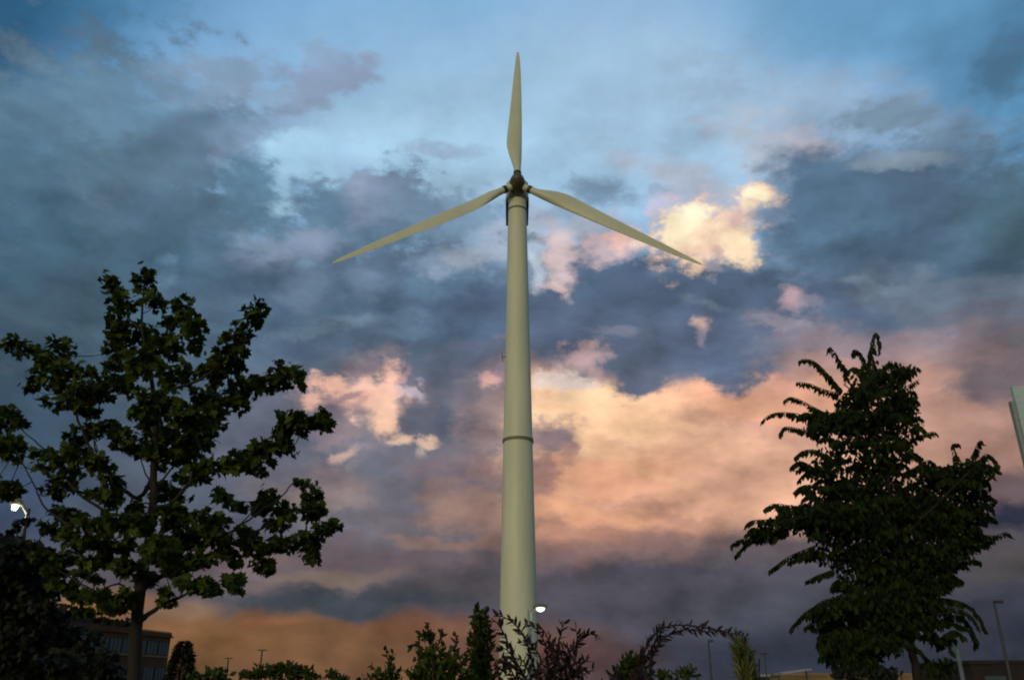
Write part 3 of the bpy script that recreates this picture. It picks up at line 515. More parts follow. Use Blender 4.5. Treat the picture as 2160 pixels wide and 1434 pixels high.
# ------------------------------------------------------------------ the big maple on the left
MD = 11.5
root = at(286, 1434, MD); mx0, my0 = root.x, root.y
mp_t = thing('maple_tree', 'large open crowned maple with spreading leafy branches, left of the turbine', 'tree', (mx0, my0, 0))
CL = [ # cx, cy, rx, ry, rot, depth offset
 (238, 608, 19, 30, 0, .1), (303, 602, 23, 30, 25, -.2), (314, 580, 9, 16, 10, -.2), (262, 640, 34, 22, 0, .0), (330, 640, 24, 18, 30, -.2), (252, 690, 32, 36, 0, .2), (250, 740, 30, 30, 0, .3),
 (386, 652, 30, 24, 0, -.4), (362, 690, 28, 20, 0, .2), (410, 686, 26, 20, 0, -.4), (300, 706, 38, 22, 0, .4), (350, 730, 45, 24, 0, -.2), (412, 725, 18, 26, 0, .2), (240, 775, 20, 16, 0, .5),
 (300, 770, 46, 34, 0, -.3), (370, 790, 44, 34, 0, .5), (262, 815, 30, 24, 0, 0),
 (470, 770, 30, 28, 0, -.3), (488, 735, 30, 32, 30, -.5), (510, 700, 20, 20, 0, -.6), (533, 668, 20, 20, 30, -.7), (552, 648, 14, 14, 0, -.7), (446, 790, 24, 26, 0, 0), (500, 765, 16, 18, 0, -.3),
 (440, 840, 40, 30, 0, .4), (500, 820, 28, 26, 0, .3), (545, 815, 34, 26, -10, .4), (590, 800, 34, 24, -10, .5), (622, 788, 18, 20, 0, .5), (632, 806, 9, 14, 0, .5), (490, 855, 44, 20, -15, .3), (590, 775, 14, 8, 0, .5),
 (330, 850, 55, 36, 0, -.3), (400, 880, 45, 30, 0, -.5), (330, 910, 40, 34, 0, .4), (440, 890, 40, 34, -30, .2), (425, 930, 36, 28, -30, .2), (300, 880, 26, 22, 0, -.4), (380, 930, 36, 30, 0, -.2), (340, 960, 34, 30, 0, 0), (300, 950, 28, 22, 0, .3), (395, 960, 30, 22, 0, .4),
 (600, 905, 24, 18, -40, -.8), (590, 935, 28, 18, -30, -.8), (612, 950, 16, 8, 10, -.8), (555, 955, 34, 24, -15, -.7), (510, 975, 38, 22, -5, -.5), (460, 985, 40, 20, 0, -.3), (415, 1000, 34, 18, 0, -.2), (535, 990, 28, 14, 0, -.5), (600, 890, 12, 14, 0, -.8),
 (627, 888, 20, 20, 0, -.9), (638, 912, 12, 12, 0, -.9), (662, 896, 22, 12, -10, -.9), (686, 886, 17, 15, 0, -.9), (694, 902, 8, 8, 0, -.9),
 (385, 1010, 18, 14, 0, .2), (470, 1052, 26, 16, 15, .6), (505, 1070, 20, 14, 15, .6), (380, 1045, 22, 16, 0, .5), (565, 1048, 26, 24, 0, .7), (600, 1078, 40, 20, 5, .7), (545, 1075, 22, 12, 0, .7), (638, 1020, 22, 11, 10, .8), (670, 1038, 12, 16, 0, .8), (650, 1050, 9, 14, 60, .8), (655, 1080, 26, 22, 0, .8), (585, 1105, 36, 18, 0, .7), (672, 1075, 14, 22, 0, .8),
 (686, 1115, 22, 18, 0, .3), (650, 1140, 34, 28, 0, .3), (655, 1175, 20, 20, 20, .3), (600, 1150, 36, 20, 0, .2), (540, 1155, 40, 22, 0, .1), (552, 1190, 26, 20, 0, .2), (520, 1128, 22, 18, 0, .1), (566, 1205, 8, 14, 0, .2), (706, 1105, 9, 12, 0, .3), (500, 1190, 12, 10, 0, .1),
 (440, 1100, 44, 26, 0, -.4), (400, 1135, 50, 30, 0, .2), (460, 1140, 34, 22, 0, .2), (420, 1180, 42, 22, 0, -.3), (480, 1170, 22, 16, 0, .3), (370, 1200, 34, 24, 0, 0), (340, 1160, 40, 40, 0, -.5), (360, 1090, 36, 34, 0, -.2), (340, 1040, 24, 24, 0, .3),
 (425, 1240, 32, 16, -5, -.8), (392, 1232, 18, 12, 0, -.8), (490, 1226, 26, 12, -10, -.8), (497, 1240, 9, 9, 0, -.8), (450, 1250, 14, 8, 0, -.8), (350, 1250, 10, 6, 0, -.5), (352, 1272, 8, 7, 0, -.5),
 # left half
 (38, 726, 24, 12, 10, .3), (22, 740, 7, 9, 0, .3), (70, 742, 24, 16, 20, .3), (128, 732, 26, 20, 0, .2), (105, 762, 30, 22, 10, .2), (140, 780, 32, 24, 0, .1), (85, 800, 30, 18, -20, .2), (62, 822, 9, 12, 0, .2), (190, 790, 22, 18, 0, .0), (125, 812, 30, 18, 0, .2), (170, 825, 38, 24, 0, -.1), (210, 830, 24, 26, 0, .1), (150, 852, 32, 14, 0, 0), (100, 852, 12, 8, -20, .1), (185, 865, 26, 18, 0, 0), (230, 800, 14, 12, 0, .1),
 (190, 908, 38, 14, -5, .5), (160, 925, 24, 12, 0, .5), (232, 905, 18, 18, 0, .2), (258, 930, 28, 22, 0, .2), (100, 962, 32, 14, 0, .7), (160, 955, 28, 20, 0, .5), (130, 975, 26, 14, 0, .6), (92, 990, 18, 12, 20, .7), (128, 1025, 24, 26, 0, .6), (115, 1040, 12, 12, 0, .6), (150, 1000, 20, 18, 0, .5), (210, 975, 24, 22, 0, -.3), (232, 1010, 24, 24, 0, -.3), (190, 985, 20, 14, 0, -.3), (240, 1050, 30, 22, 0, -.3), (218, 1050, 20, 14, 0, 0), (275, 945, 16, 12, 0, .2),
 (180, 1042, 7, 6, 0, .3), (140, 1085, 44, 18, 5, .4), (190, 1110, 44, 22, 0, .3), (240, 1100, 34, 22, 0, -.4), (290, 1080, 22, 26, 0, .3), (130, 1120, 34, 16, 0, .5), (160, 1145, 32, 18, 0, .3), (210, 1150, 36, 22, 0, 0), (262, 1150, 34, 26, 0, .3), (300, 1110, 24, 28, 0, -.5), (150, 1180, 34, 18, 0, .4), (210, 1185, 34, 16, 0, .2), (270, 1195, 34, 20, 0, -.2), (120, 1205, 26, 16, 0, .4), (165, 1210, 20, 12, 0, .4), (310, 1220, 26, 20, 0, .2),
 (210, 1258, 36, 15, 0, -.3), (240, 1278, 34, 15, 0, -.3), (165, 1262, 14, 14, 0, .1), (196, 1220, 6, 7, 0, 0), (270, 1255, 22, 14, 0, -.2), (180, 1290, 22, 10, 0, -.2), (130, 1235, 30, 14, 0, .3), (100, 1110, 14, 14, 0, .4), (85, 1175, 20, 12, 0, .4),
 # far left sprays cut by the frame
 (16, 872, 30, 16, 0, .9), (28, 890, 22, 14, 0, .9), (0, 900, 26, 16, 0, .9), (10, 928, 36, 14, 0, .8), (20, 945, 28, 20, 0, .8), (34, 935, 18, 14, 0, .8), (14, 965, 20, 10, 0, .8), (-14, 1020, 40, 16, 0, .8), (24, 1030, 20, 16, 0, .8), (10, 1045, 24, 12, 0, .8), (38, 888, 16, 10, 20, .9),
]
P_, S_ = [], []
for cx, cy, rx, ry, rot, dz in CL:
    n = int(10 + rx * ry * .088)
    q = clump(cx, cy, rx * .86, ry * .84, rot, MD + dz * 1.5, .30, n, .12, 1.35); P_.append(q); S_.append((q - q.mean(0)) / .16)
pos = np.concatenate(P_); n = len(pos)
dirs = rnd_unit(n) * .7 + np.concatenate(S_) * .55 + np.array([0, 0, -.3]); nr = rnd_unit(n) * .9 + np.array([0, -.3, .7])
print('maple leaves', n)
sz = rng.uniform(.065, .155, n)
pos = pos - dirs / np.linalg.norm(dirs, axis=1, keepdims=True) * sz[:, None] * .5
mb = MB()
TR = [(285, 1600), (285, 1434), (288, 1310), (298, 1230), (315, 1140), (324, 1050), (324, 980), (330, 900), (322, 820), (306, 740), (300, 680), (304, 610)]
def dr(lo, k): return [MD + lo * i / (k - 1) for i in range(k)]
trunk_pts = limb(mb, TR, [MD] * len(TR), .098, .012, 14, .008)
trunk_pts[0] = trunk_pts[0]
mb.tube([Vector((mx0, my0, -.05)), Vector((mx0, my0, .1)), Vector((mx0, my0, .5)), at(285, 1600, MD)], [.2, .15, .115, .1], 14)
LB = [([(290, 1312), (320, 1290), (350, 1272), (385, 1256), (425, 1240), (490, 1228)], -1.2, .040), ([(296, 1250), (340, 1215), (420, 1180), (480, 1150), (560, 1110), (620, 1085), (665, 1070)], 1.2, .042),
 ([(312, 1160), (370, 1130), (450, 1135), (540, 1160), (640, 1150), (690, 1115)], .5, .040), ([(480, 1125), (540, 1085), (595, 1045), (620, 1018), (650, 1015)], 1.1, .016), ([(490, 1122), (535, 1078), (560, 1050)], .9, .012), ([(323, 1070), (360, 1062), (410, 1010), (480, 985), (560, 955), (605, 915), (640, 905), (690, 890)], -1.3, .036),
 ([(328, 930), (380, 900), (440, 870), (520, 830), (600, 795), (628, 785)], .8, .034), ([(322, 830), (400, 810), (460, 775), (500, 715), (540, 660)], -1.0, .030), ([(310, 760), (345, 710), (388, 655)], -.5, .022), ([(304, 700), (262, 660), (240, 610)], .2, .020), ([(303, 640), (306, 600), (316, 572)], -.3, .012),
 ([(325, 1000), (290, 1050), (240, 1010), (200, 960), (170, 900), (150, 850), (110, 770), (60, 735), (30, 725)], .4, .034), ([(214, 1010), (200, 940), (186, 860), (170, 820)], .3, .014), ([(206, 950), (192, 915)], .5, .01), ([(160, 800), (140, 740)], .2, .012),
 ([(318, 1130), (270, 1120), (210, 1070), (165, 1040), (125, 990), (90, 945), (55, 915), (20, 885)], 1.3, .032), ([(150, 1110), (100, 1075), (75, 1030), (45, 970), (25, 935)], 1.2, .018), ([(300, 1230), (240, 1180), (170, 1110), (120, 1100)], .6, .028), ([(292, 1275), (240, 1265), (170, 1230), (120, 1200)], .4, .026), ([(288, 1300), (260, 1235), (220, 1240), (165, 1262)], -.4, .02),
 ([(325, 1030), (308, 1000), (296, 965), (275, 930)], .3, .014), ([(320, 1045), (345, 1010), (385, 960), (425, 930)], .2, .022), ([(314, 1150), (260, 1150), (210, 1110)], -.4, .02), ([(322, 1060), (340, 1042), (380, 1045)], .4, .012)]
ANCH = [v for v in trunk_pts]
for pts, dz, r0 in LB:
    ANCH += limb(mb, pts, [MD + dz * i / (len(pts) - 1) for i in range(len(pts))], r0, .006, 7, .012)
# a twig from every clump to the nearest limb
for cx, cy, rx, ry, rot, dz in CL:
    c = at(cx, cy, MD + dz * 1.5)
    best = min(ANCH, key=lambda q: (q - c).length + (.3 if q.z > c.z else 0)); mid = (best + c) / 2 + Vector((0, 0, -.04))
    if (best - c).length < 1.2: mb.tube([best, mid, c], [.009, .006, .003], 5)
part(mb, 'trunk', M['bark'], mp_t, smooth=True)
leaves('crown', M['maple'], mp_t, pos, dirs, nr, sz, 'maple')

# ------------------------------------------------------------------ dense tree on the right with long arching shoots
RD = 12.0
rr = at(1934, 1434, RD)
rt = thing('weeping_tree', 'dense dark tree with arching drooping leafy shoots, right of the turbine', 'tree', (rr.x, rr.y, 0))
BODY = [ # dark inner masses
 (1850, 800, 60, 34, 0), (1840, 850, 80, 50, 0), (1860, 905, 78, 50, 0), (1775, 888, 60, 24, 0), (1740, 890, 44, 20, 0), (1850, 960, 72, 40, 0), (1830, 1020, 100, 50, 0), (1870, 1080, 150, 60, 0), (1780, 1100, 100, 50, 0), (1720, 1090, 60, 36, 0), (1680, 1085, 50, 24, 0), (1630, 1110, 40, 26, -10),
 (1990, 1050, 95, 50, -10), (2040, 1000, 50, 34, 0), (1985, 1005, 60, 26, 0), (1960, 1110, 110, 50, 0), (1830, 1160, 130, 50, 0), (1880, 1220, 130, 50, 0), (1950, 1180, 90, 34, 0), (2050, 1080, 44, 26, 0), (1850, 1270, 110, 44, 0), (1880, 1320, 95, 36, 0), (1810, 1310, 60, 40, 0), (1840, 1360, 84, 26, 0), (1790, 1370, 46, 30, 0), (1925, 1290, 66, 38, 0), (1740, 1290, 40, 26, 0), (1760, 1350, 36, 24, 0), (1810, 1400, 50, 22, 0), (1985, 1350, 20, 16, 0), (1990, 1400, 20, 22, 0), (1745, 1320, 26, 20, 0),
 (1960, 1235, 50, 24, 0), (1905, 850, 26, 40, 0), (1900, 790, 26, 18, 0), (1770, 940, 40, 16, 0), (1740, 985, 40, 24, 0), (1760, 1040, 50, 26, 0), (1790, 850, 26, 40, 0), (2010, 1150, 50, 24, 0),
]
SH = [ # shoots: from inside to the tip (in view), depth offset
 ([(1775, 822), (1752, 795), (1722, 765), (1700, 757), (1683, 762)], 0), ([(1770, 830), (1735, 820), (1705, 808), (1680, 806)], .2), ([(1760, 880), (1720, 860), (1685, 842), (1665, 838), (1652, 846)], -.2), ([(1720, 885), (1680, 872), (1640, 870), (1618, 878), (1604, 892)], .1), ([(1730, 915), (1690, 905), (1655, 900), (1645, 918)], 0), ([(1760, 970), (1725, 950), (1695, 950), (1674, 966)], -.3),
 ([(1770, 1000), (1720, 985), (1695, 1000), (1684, 1015)], .3), ([(1760, 1030), (1720, 1022), (1690, 1025), (1672, 1040)], -.2), ([(1830, 790), (1836, 740), (1840, 712), (1848, 702), (1854, 722), (1855, 745)], 0), ([(1820, 800), (1822, 760), (1812, 742), (1800, 738), (1800, 752)], .2), ([(1790, 800), (1775, 768), (1762, 745), (1750, 732), (1747, 745)], -.2), ([(1850, 800), (1866, 770), (1880, 765)], .1), ([(1870, 810), (1892, 780), (1900, 778)], 0),
 ([(1890, 800), (1915, 786), (1935, 775), (1941, 782)], .1), ([(1890, 830), (1920, 810), (1940, 800)], -.2), ([(1900, 880), (1925, 878), (1938, 882)], .1), ([(1890, 950), (1920, 925), (1950, 915), (1970, 910), (1978, 918)], -.1), ([(1900, 860), (1918, 850), (1924, 858)], .1),
 ([(1900, 1000), (1930, 985), (1960, 970), (1975, 985)], .2), ([(1950, 1000), (1990, 985), (2020, 980)], .1), ([(2000, 1010), (2015, 960), (2008, 938), (2022, 935)], .1), ([(2030, 1000), (2050, 960), (2065, 930), (2072, 935)], -.3), ([(2040, 1000), (2075, 960), (2095, 965), (2104, 985)], -.2), ([(2050, 1020), (2080, 980), (2100, 990)], .1), ([(2040, 1060), (2070, 1010), (2076, 1020)], 0), ([(2030, 1080), (2070, 1060), (2092, 1070)], .2), ([(2000, 1110), (2050, 1120), (2090, 1130), (2120, 1122), (2134, 1130)], -.2), ([(2020, 1130), (2060, 1150), (2100, 1130)], .1),
 ([(1960, 1200), (2010, 1190), (2050, 1180), (2070, 1185)], .2), ([(1980, 1160), (2030, 1140), (2060, 1155)], -.2), ([(1990, 1240), (2020, 1220), (2035, 1228)], .1),
 ([(1700, 1070), (1660, 1065), (1640, 1062), (1615, 1072)], .1), ([(1680, 1090), (1620, 1095), (1585, 1098), (1570, 1110)], -.2), ([(1640, 1130), (1590, 1135), (1560, 1138), (1540, 1150)], 0), ([(1660, 1120), (1600, 1125), (1570, 1150), (1548, 1175)], .2), ([(1720, 1150), (1670, 1170), (1640, 1190), (1620, 1205)], .2), ([(1740, 1160), (1690, 1175), (1660, 1185)], -.1), ([(1760, 1200), (1720, 1215), (1695, 1228)], .1),
 ([(1780, 1255), (1735, 1270), (1700, 1290), (1680, 1310), (1665, 1328)], -.3), ([(1790, 1270), (1750, 1262), (1720, 1275)], 0), ([(1960, 1260), (2000, 1262), (2040, 1275), (2065, 1300), (2078, 1332)], .1), ([(1970, 1275), (2010, 1280), (2045, 1295), (2068, 1330)], -.2), ([(1960, 1310), (2000, 1310), (2040, 1325), (2062, 1350)], 0), ([(1940, 1340), (1990, 1350), (2010, 1380)], -.2), ([(1770, 1330), (1735, 1340), (1725, 1365)], 0), ([(1780, 1380), (1750, 1385), (1745, 1400)], .1), ([(1990, 1300), (2030, 1300), (2055, 1340), (2056, 1365)], .2),
 ([(1880, 1340), (1940, 1370), (1960, 1400)], 0), ([(1800, 1390), (1790, 1410), (1800, 1430)], .1),
]
PP, DD, SS = [], [], []
for cx, cy, rx, ry, rot in BODY:
    n = int(20 + rx * ry * .20); q = clump(cx, cy, rx * .9, ry * .85, rot, RD + random.uniform(-.3, .5), .7 * min(1, rx / 90) + .2, n, .1)
    PP.append(q); dd = rnd_unit(n) * .7 + np.array([0, 0, -.9]); DD.append(dd); SS.append(rng.uniform(.055, .115, n))
mb = MB(); AN = []
TR2 = [(1940, 1620), (1934, 1434), (1926, 1380), (1910, 1300), (1895, 1200), (1885, 1100), (1872, 1000), (1860, 900), (1845, 800), (1838, 740)]
AN += limb(mb, TR2, [RD] * len(TR2), .068, .012, 12, .01)
mb.tube([Vector((rr.x, rr.y, -.05)), Vector((rr.x, rr.y, .1)), Vector((rr.x + .01, rr.y, .5)), at(1940, 1620, RD)], [.15, .10, .08, .07], 12)
for pts, dz in [([(1908, 1300), (1980, 1250), (2050, 1120)], .6), ([(1890, 1150), (1980, 1060), (2060, 980)], -.6), ([(1885, 1120), (1780, 1080), (1650, 1100)], -.5), ([(1905, 1290), (1820, 1260), (1740, 1280)], .5), ([(1870, 980), (1800, 910), (1720, 880)], .4), ([(1860, 900), (1820, 850), (1780, 810)], -.4), ([(1900, 1230), (1800, 1180), (1700, 1170)], .3), ([(1915, 1330), (1960, 1300), (2010, 1290)], -.4), ([(1865, 930), (1900, 870), (1910, 800)], .3)]:
    AN += limb(mb, pts, [RD, RD + dz * .6, RD + dz], .026, .008, 6, .015)
allsh = list(SH)
# many shorter hanging shoots inside and on the rim of the masses
for cx, cy, rx, ry, rot in BODY:
    for k in range(int(2 + rx * ry / 900)):
        a = random.uniform(0, 2 * math.pi); s_ = 1 if math.cos(a) > 0 else -1; ex, ey = cx + rx * .75 * math.cos(a), cy + ry * .7 * math.sin(a); ln_ = random.uniform(28, 52)
        allsh.append(([(ex, ey), (ex + s_ * ln_ * .5, ey - ln_ * .22), (ex + s_ * ln_ * .95, ey + ln_ * .08)], random.uniform(-.6, .6)))
for pts, dz in allsh:
    sp = limb(mb, pts, [RD + dz * .5 + dz * i / (len(pts) - 1) for i in range(len(pts))], .007, .003, 5, .004)
    L_ = [0]
    for i in range(1, len(sp)): L_.append(L_[-1] + (sp[i] - sp[i - 1]).length)
    step = .036; m_ = int(L_[-1] / step); side_ = 1
    for j in range(m_):
        t = (j + .5) * step; i = max(k for k in range(len(L_)) if L_[k] <= t); i = min(i, len(sp) - 2); f_ = (t - L_[i]) / max(1e-6, L_[i + 1] - L_[i]); q = sp[i].lerp(sp[i + 1], f_); tg = (sp[i + 1] - sp[i]).normalized()
        for s_ in (-1, 1):
            PP.append(np.array([q])); sd_ = tg.cross(Vector((0, 0, 1))).normalized() if abs(tg.z) < .95 else Vector((1, 0, 0))
            d_ = tg * .45 + sd_ * s_ * random.uniform(.1, .6) + Vector((0, 0, -1.1)); DD.append(np.array([d_])); SS.append(np.array([random.uniform(.09, .165) * (1 - .35 * j / m_)]))
pos = np.concatenate(PP); dirs = np.concatenate(DD); sz = np.concatenate(SS); n = len(pos); print('right leaves', n)
part(mb, 'trunk', M['bark'], rt, smooth=True)
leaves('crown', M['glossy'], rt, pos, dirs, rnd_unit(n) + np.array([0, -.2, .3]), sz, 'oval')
# ------------------------------------------------------------------ shrubs
def shrub(name, label, cat, bx, dist, shoots, clumps, m, kind, size, step=.03, per=2, upright=.6, dens=.5, stem=.008, group=None):
    b = at(bx, 1434, dist); base = Vector((b.x, dist, 0)); o = thing(name, label, cat, base, group); mb = MB(); PP, DD, SS = [], [], []
    for sh in shoots:
        pts, dz = sh[0], (sh[1] if len(sh) > 1 else random.uniform(-.2, .2))
        P0 = at(pts[0][0], pts[0][1], dist + dz)
        low = Vector((base.x + (P0.x - base.x) * .35 + random.uniform(-.05, .05), dist + dz * .4, 0)); mid = low.lerp(P0, .55) + Vector((0, 0, .05))
        mb.tube([low, mid, P0], [stem * 1.5, stem * 1.2, stem], 6)
        sp = limb(mb, pts, [dist + dz] * len(pts), stem, stem * .35, 5, .003); sp = [mid] + sp if kind != 'x' else sp
        L_ = [0]
        for i in range(1, len(sp)): L_.append(L_[-1] + (sp[i] - sp[i - 1]).length)
        m_ = int(L_[-1] / step)
        for j in range(m_):
            t = (j + .5) * step; i = min(max(k for k in range(len(L_)) if L_[k] <= t), len(sp) - 2); f_ = (t - L_[i]) / max(1e-6, L_[i + 1] - L_[i]); q = sp[i].lerp(sp[i + 1], f_); tg = (sp[i + 1] - sp[i]).normalized()
            for _ in range(per):
                r_ = Vector(rnd_unit(1)[0]); r_ = (r_ - tg * r_.dot(tg)).normalized()
                PP.append(q); DD.append(tg * upright + r_ * random.uniform(.6, 1) + Vector((0, 0, .1))); SS.append(random.uniform(.75, 1.2) * size)
    P_ = [np.array([tuple(p) for p in PP]).reshape(-1, 3)]; D_ = [np.array([tuple(p) for p in DD]).reshape(-1, 3)]; Z_ = [np.array(SS)]
    for c in clumps:
        cx, cy, rx, ry = c[:4]; dp = c[4] if len(c) > 4 else .35; n = int(6 + rx * ry * dens)
        P_.append(clump(cx, cy, rx, ry, 0, dist, dp, n, .1)); D_.append(rnd_unit(n) + np.array([0, 0, .3])); Z_.append(rng.uniform(.75, 1.2, n) * size)
        q = at(cx, cy, dist)
        for k in range(3):
            e = q + Vector((random.uniform(-.1, .1), random.uniform(-.15, .15), 0)); mb.tube([Vector((base.x + (q.x - base.x) * .4, dist, 0)), (Vector((base.x + (q.x - base.x) * .6, dist, q.z * .5))), e], [stem * 1.6, stem * 1.2, stem * .6], 5)
    P_ = np.concatenate(P_); D_ = np.concatenate(D_); Z_ = np.concatenate(Z_)
    part(mb, 'stems', M['bark'], o, smooth=True)
    leaves('leaves', m, o, P_, D_, rnd_unit(len(P_)) + np.array([0, -.3, .4]), Z_, kind); return o
G1, G2 = 'garden shrubs along the bottom', 'low bushes along the bottom edge'
shrub('shrub', 'bushy green shrub with upright leafy branches just left of the tower', 'shrub', 930, 7.0,
 [([(930, 1440), (915, 1380), (906, 1335), (900, 1312)],), ([(925, 1400), (895, 1370), (872, 1362), (862, 1366)],), ([(940, 1420), (935, 1370), (930, 1345)],), ([(950, 1430), (958, 1380), (962, 1350), (960, 1330)],), ([(900, 1440), (885, 1400), (882, 1370)],), ([(960, 1420), (975, 1400), (985, 1380)],), ([(915, 1380), (930, 1340), (925, 1325)],)],
 [(930, 1420, 60, 26), (905, 1385, 26, 20), (955, 1395, 24, 26), (900, 1345, 16, 18, .1), (885, 1425, 26, 20), (990, 1425, 24, 24)], M['bushg'], 'oval', .062, .03, 2, dens=.10, group=G1)
shrub('upright_shrub', 'narrow pointed dark green shrub, tallest one beside the foot of the tower', 'shrub', 1015, 7.6,
 [([(1010, 1420), (1006, 1360), (1003, 1310), (1001, 1274)],), ([(1015, 1400), (1020, 1340), (1026, 1290), (1028, 1282)],), ([(1005, 1420), (995, 1370), (992, 1330)],), ([(1020, 1430), (1034, 1370), (1036, 1330)],)],
 [(1014, 1315, 16, 28, .14), (1012, 1355, 22, 30, .18), (1014, 1395, 26, 30, .2), (1018, 1425, 34, 20, .25)], M['bushg'], 'oval', .062, .025, 3, dens=.22, group=G1)
shrub('purple_shrub', 'purple leaved shrub with arching sprays crossing in front of the tower foot', 'shrub', 1150, 5.6,
 [([(1090, 1400), (1070, 1350), (1050, 1315), (1035, 1302)],), ([(1130, 1420), (1110, 1350), (1085, 1315), (1060, 1300), (1040, 1300)],), ([(1160, 1420), (1150, 1360), (1130, 1325), (1105, 1315)],), ([(1170, 1430), (1175, 1370), (1185, 1330), (1192, 1310)],), ([(1180, 1430), (1200, 1380), (1225, 1350), (1248, 1335), (1256, 1338)],), ([(1170, 1420), (1165, 1370), (1150, 1335), (1140, 1322)],),
  ([(1200, 1430), (1215, 1380), (1218, 1345), (1212, 1325)],), ([(1110, 1430), (1085, 1390), (1070, 1370), (1050, 1365)],), ([(1120, 1430), (1105, 1395), (1080, 1385)],), ([(1200, 1430), (1225, 1400), (1245, 1385)],), ([(1150, 1434), (1160, 1400), (1190, 1365)],), ([(1130, 1434), (1140, 1390), (1120, 1360), (1095, 1352)],), ([(1090, 1434), (1075, 1410), (1060, 1400)],), ([(1185, 1434), (1175, 1390), (1160, 1350)],)],
 [(1215, 1420, 40, 18, .2), (1060, 1410, 26, 26, .2), (1190, 1390, 30, 26, .2), (1150, 1420, 20, 12, .2)], M['purple'], 'lance', .060, .026, 2, dens=.055, group=G1)
shrub('purple_shrub', 'thin purple leaved spray arching far over to the right of the tower', 'shrub', 1345, 5.6,
 [([(1345, 1430), (1352, 1390), (1375, 1345), (1405, 1322), (1440, 1318), (1480, 1322), (1520, 1330), (1555, 1338), (1574, 1346)],), ([(1350, 1430), (1365, 1385), (1385, 1350), (1402, 1318)],), ([(1370, 1400), (1395, 1350), (1440, 1328), (1475, 1330), (1510, 1334)],), ([(1350, 1434), (1360, 1400), (1378, 1385)],)],
 [(1345, 1425, 16, 16, .15), (1300, 1430, 20, 8, .15)], M['purple'], 'lance', .055, .022, 2, dens=.09, group=G1)
shrub('shrub', 'small rounded yellow green shrub under the start of the purple spray', 'shrub', 1335, 6.6,
 [([(1330, 1430), (1325, 1395), (1330, 1370)],), ([(1340, 1430), (1350, 1400), (1362, 1385)],)], [(1335, 1405, 26, 24, .2), (1320, 1425, 30, 16, .2), (1345, 1425, 30, 14, .2)], M['bushg'], 'oval', .055, .03, 3, dens=.26, group=G1)
shrub('plume_shrub', 'pale olive feathery plume of foliage below the tip of the purple spray', 'shrub', 1570, 6.2,
 [([(1575, 1440), (1570, 1400), (1560, 1360), (1545, 1340)],), ([(1580, 1440), (1576, 1390), (1570, 1350)],), ([(1570, 1440), (1562, 1400), (1548, 1365)],), ([(1585, 1440), (1584, 1410), (1580, 1380)],), ([(1565, 1440), (1560, 1410), (1556, 1375)],)], [(1568, 1390, 10, 34, .08), (1574, 1420, 14, 20, .1)], M['olive'], 'blade', .085, .016, 4, upright=1.6, dens=.3, group=G1)
shrub('shrub', 'thin leafy sprig rising left of the green shrub', 'shrub', 825, 7.4,
 [([(822, 1440), (820, 1400), (813, 1365)],), ([(826, 1440), (826, 1400), (829, 1368)],), ([(830, 1440), (840, 1415), (852, 1412)],), ([(810, 1440), (800, 1420), (782, 1402)],)], [(822, 1425, 26, 16, .2), (790, 1430, 30, 7, .2)], M['bushg'], 'oval', .055, .028, 2, dens=.10, group=G1)
shrub('low_bush', 'wide dark bush below the two small dark lamp posts', 'bush', 610, 9.0,
 [([(600, 1440), (590, 1410), (588, 1396)],), ([(615, 1440), (612, 1405), (612, 1390)],), ([(630, 1440), (632, 1410), (636, 1400)],), ([(650, 1440), (652, 1415), (653, 1408)],), ([(580, 1440), (570, 1415), (562, 1403)],), ([(620, 1440), (622, 1410), (600, 1400)],)],
 [(600, 1415, 34, 16, .3), (640, 1420, 26, 14, .3), (560, 1418, 24, 14, .3), (530, 1426, 20, 12, .3), (665, 1428, 14, 8, .3)], M['bushg'], 'oval', .065, .035, 3, dens=.22, group=G2)
shrub('low_bush', 'small dark bush between the conifer and the two lamp posts', 'bush', 460, 10, [([(460, 1440), (462, 1415), (464, 1405)],), ([(440, 1440), (438, 1415), (440, 1407)],)], [(465, 1424, 20, 14, .3), (440, 1428, 16, 12, .3), (415, 1430, 18, 10, .3)], M['bushg'], 'oval', .07, .035, 3, dens=.22, group=G2)
shrub('low_bush', 'small pointed dark bush right of the wide bush', 'bush', 702, 10, [([(702, 1440), (702, 1420), (702, 1412)],)], [(702, 1424, 13, 12, .2), (725, 1431, 14, 5, .2)], M['bushg'], 'oval', .06, .035, 3, dens=.3, group=G2)
shrub('low_bush', 'low dark bush right of the yellow green shrub', 'bush', 1445, 9, [([(1445, 1440), (1447, 1415), (1450, 1402)],), ([(1400, 1440), (1398, 1425), (1396, 1414)],)], [(1448, 1420, 24, 14, .25), (1400, 1426, 20, 10, .25)], M['bushg'], 'oval', .06, .035, 3, dens=.22, group=G2)
shrub('low_bush', 'dark bush at the foot of the dense drooping tree, left of its trunk', 'bush', 1810, 9.5, [([(1885, 1440), (1883, 1418), (1884, 1408)],), ([(1870, 1440), (1860, 1415), (1856, 1405)],)], [(1880, 1426, 12, 10, .2), (1850, 1426, 26, 12, .3), (1790, 1424, 40, 16, .3)], M['shade'], 'oval', .065, .035, 3, dens=.25, group=G2)
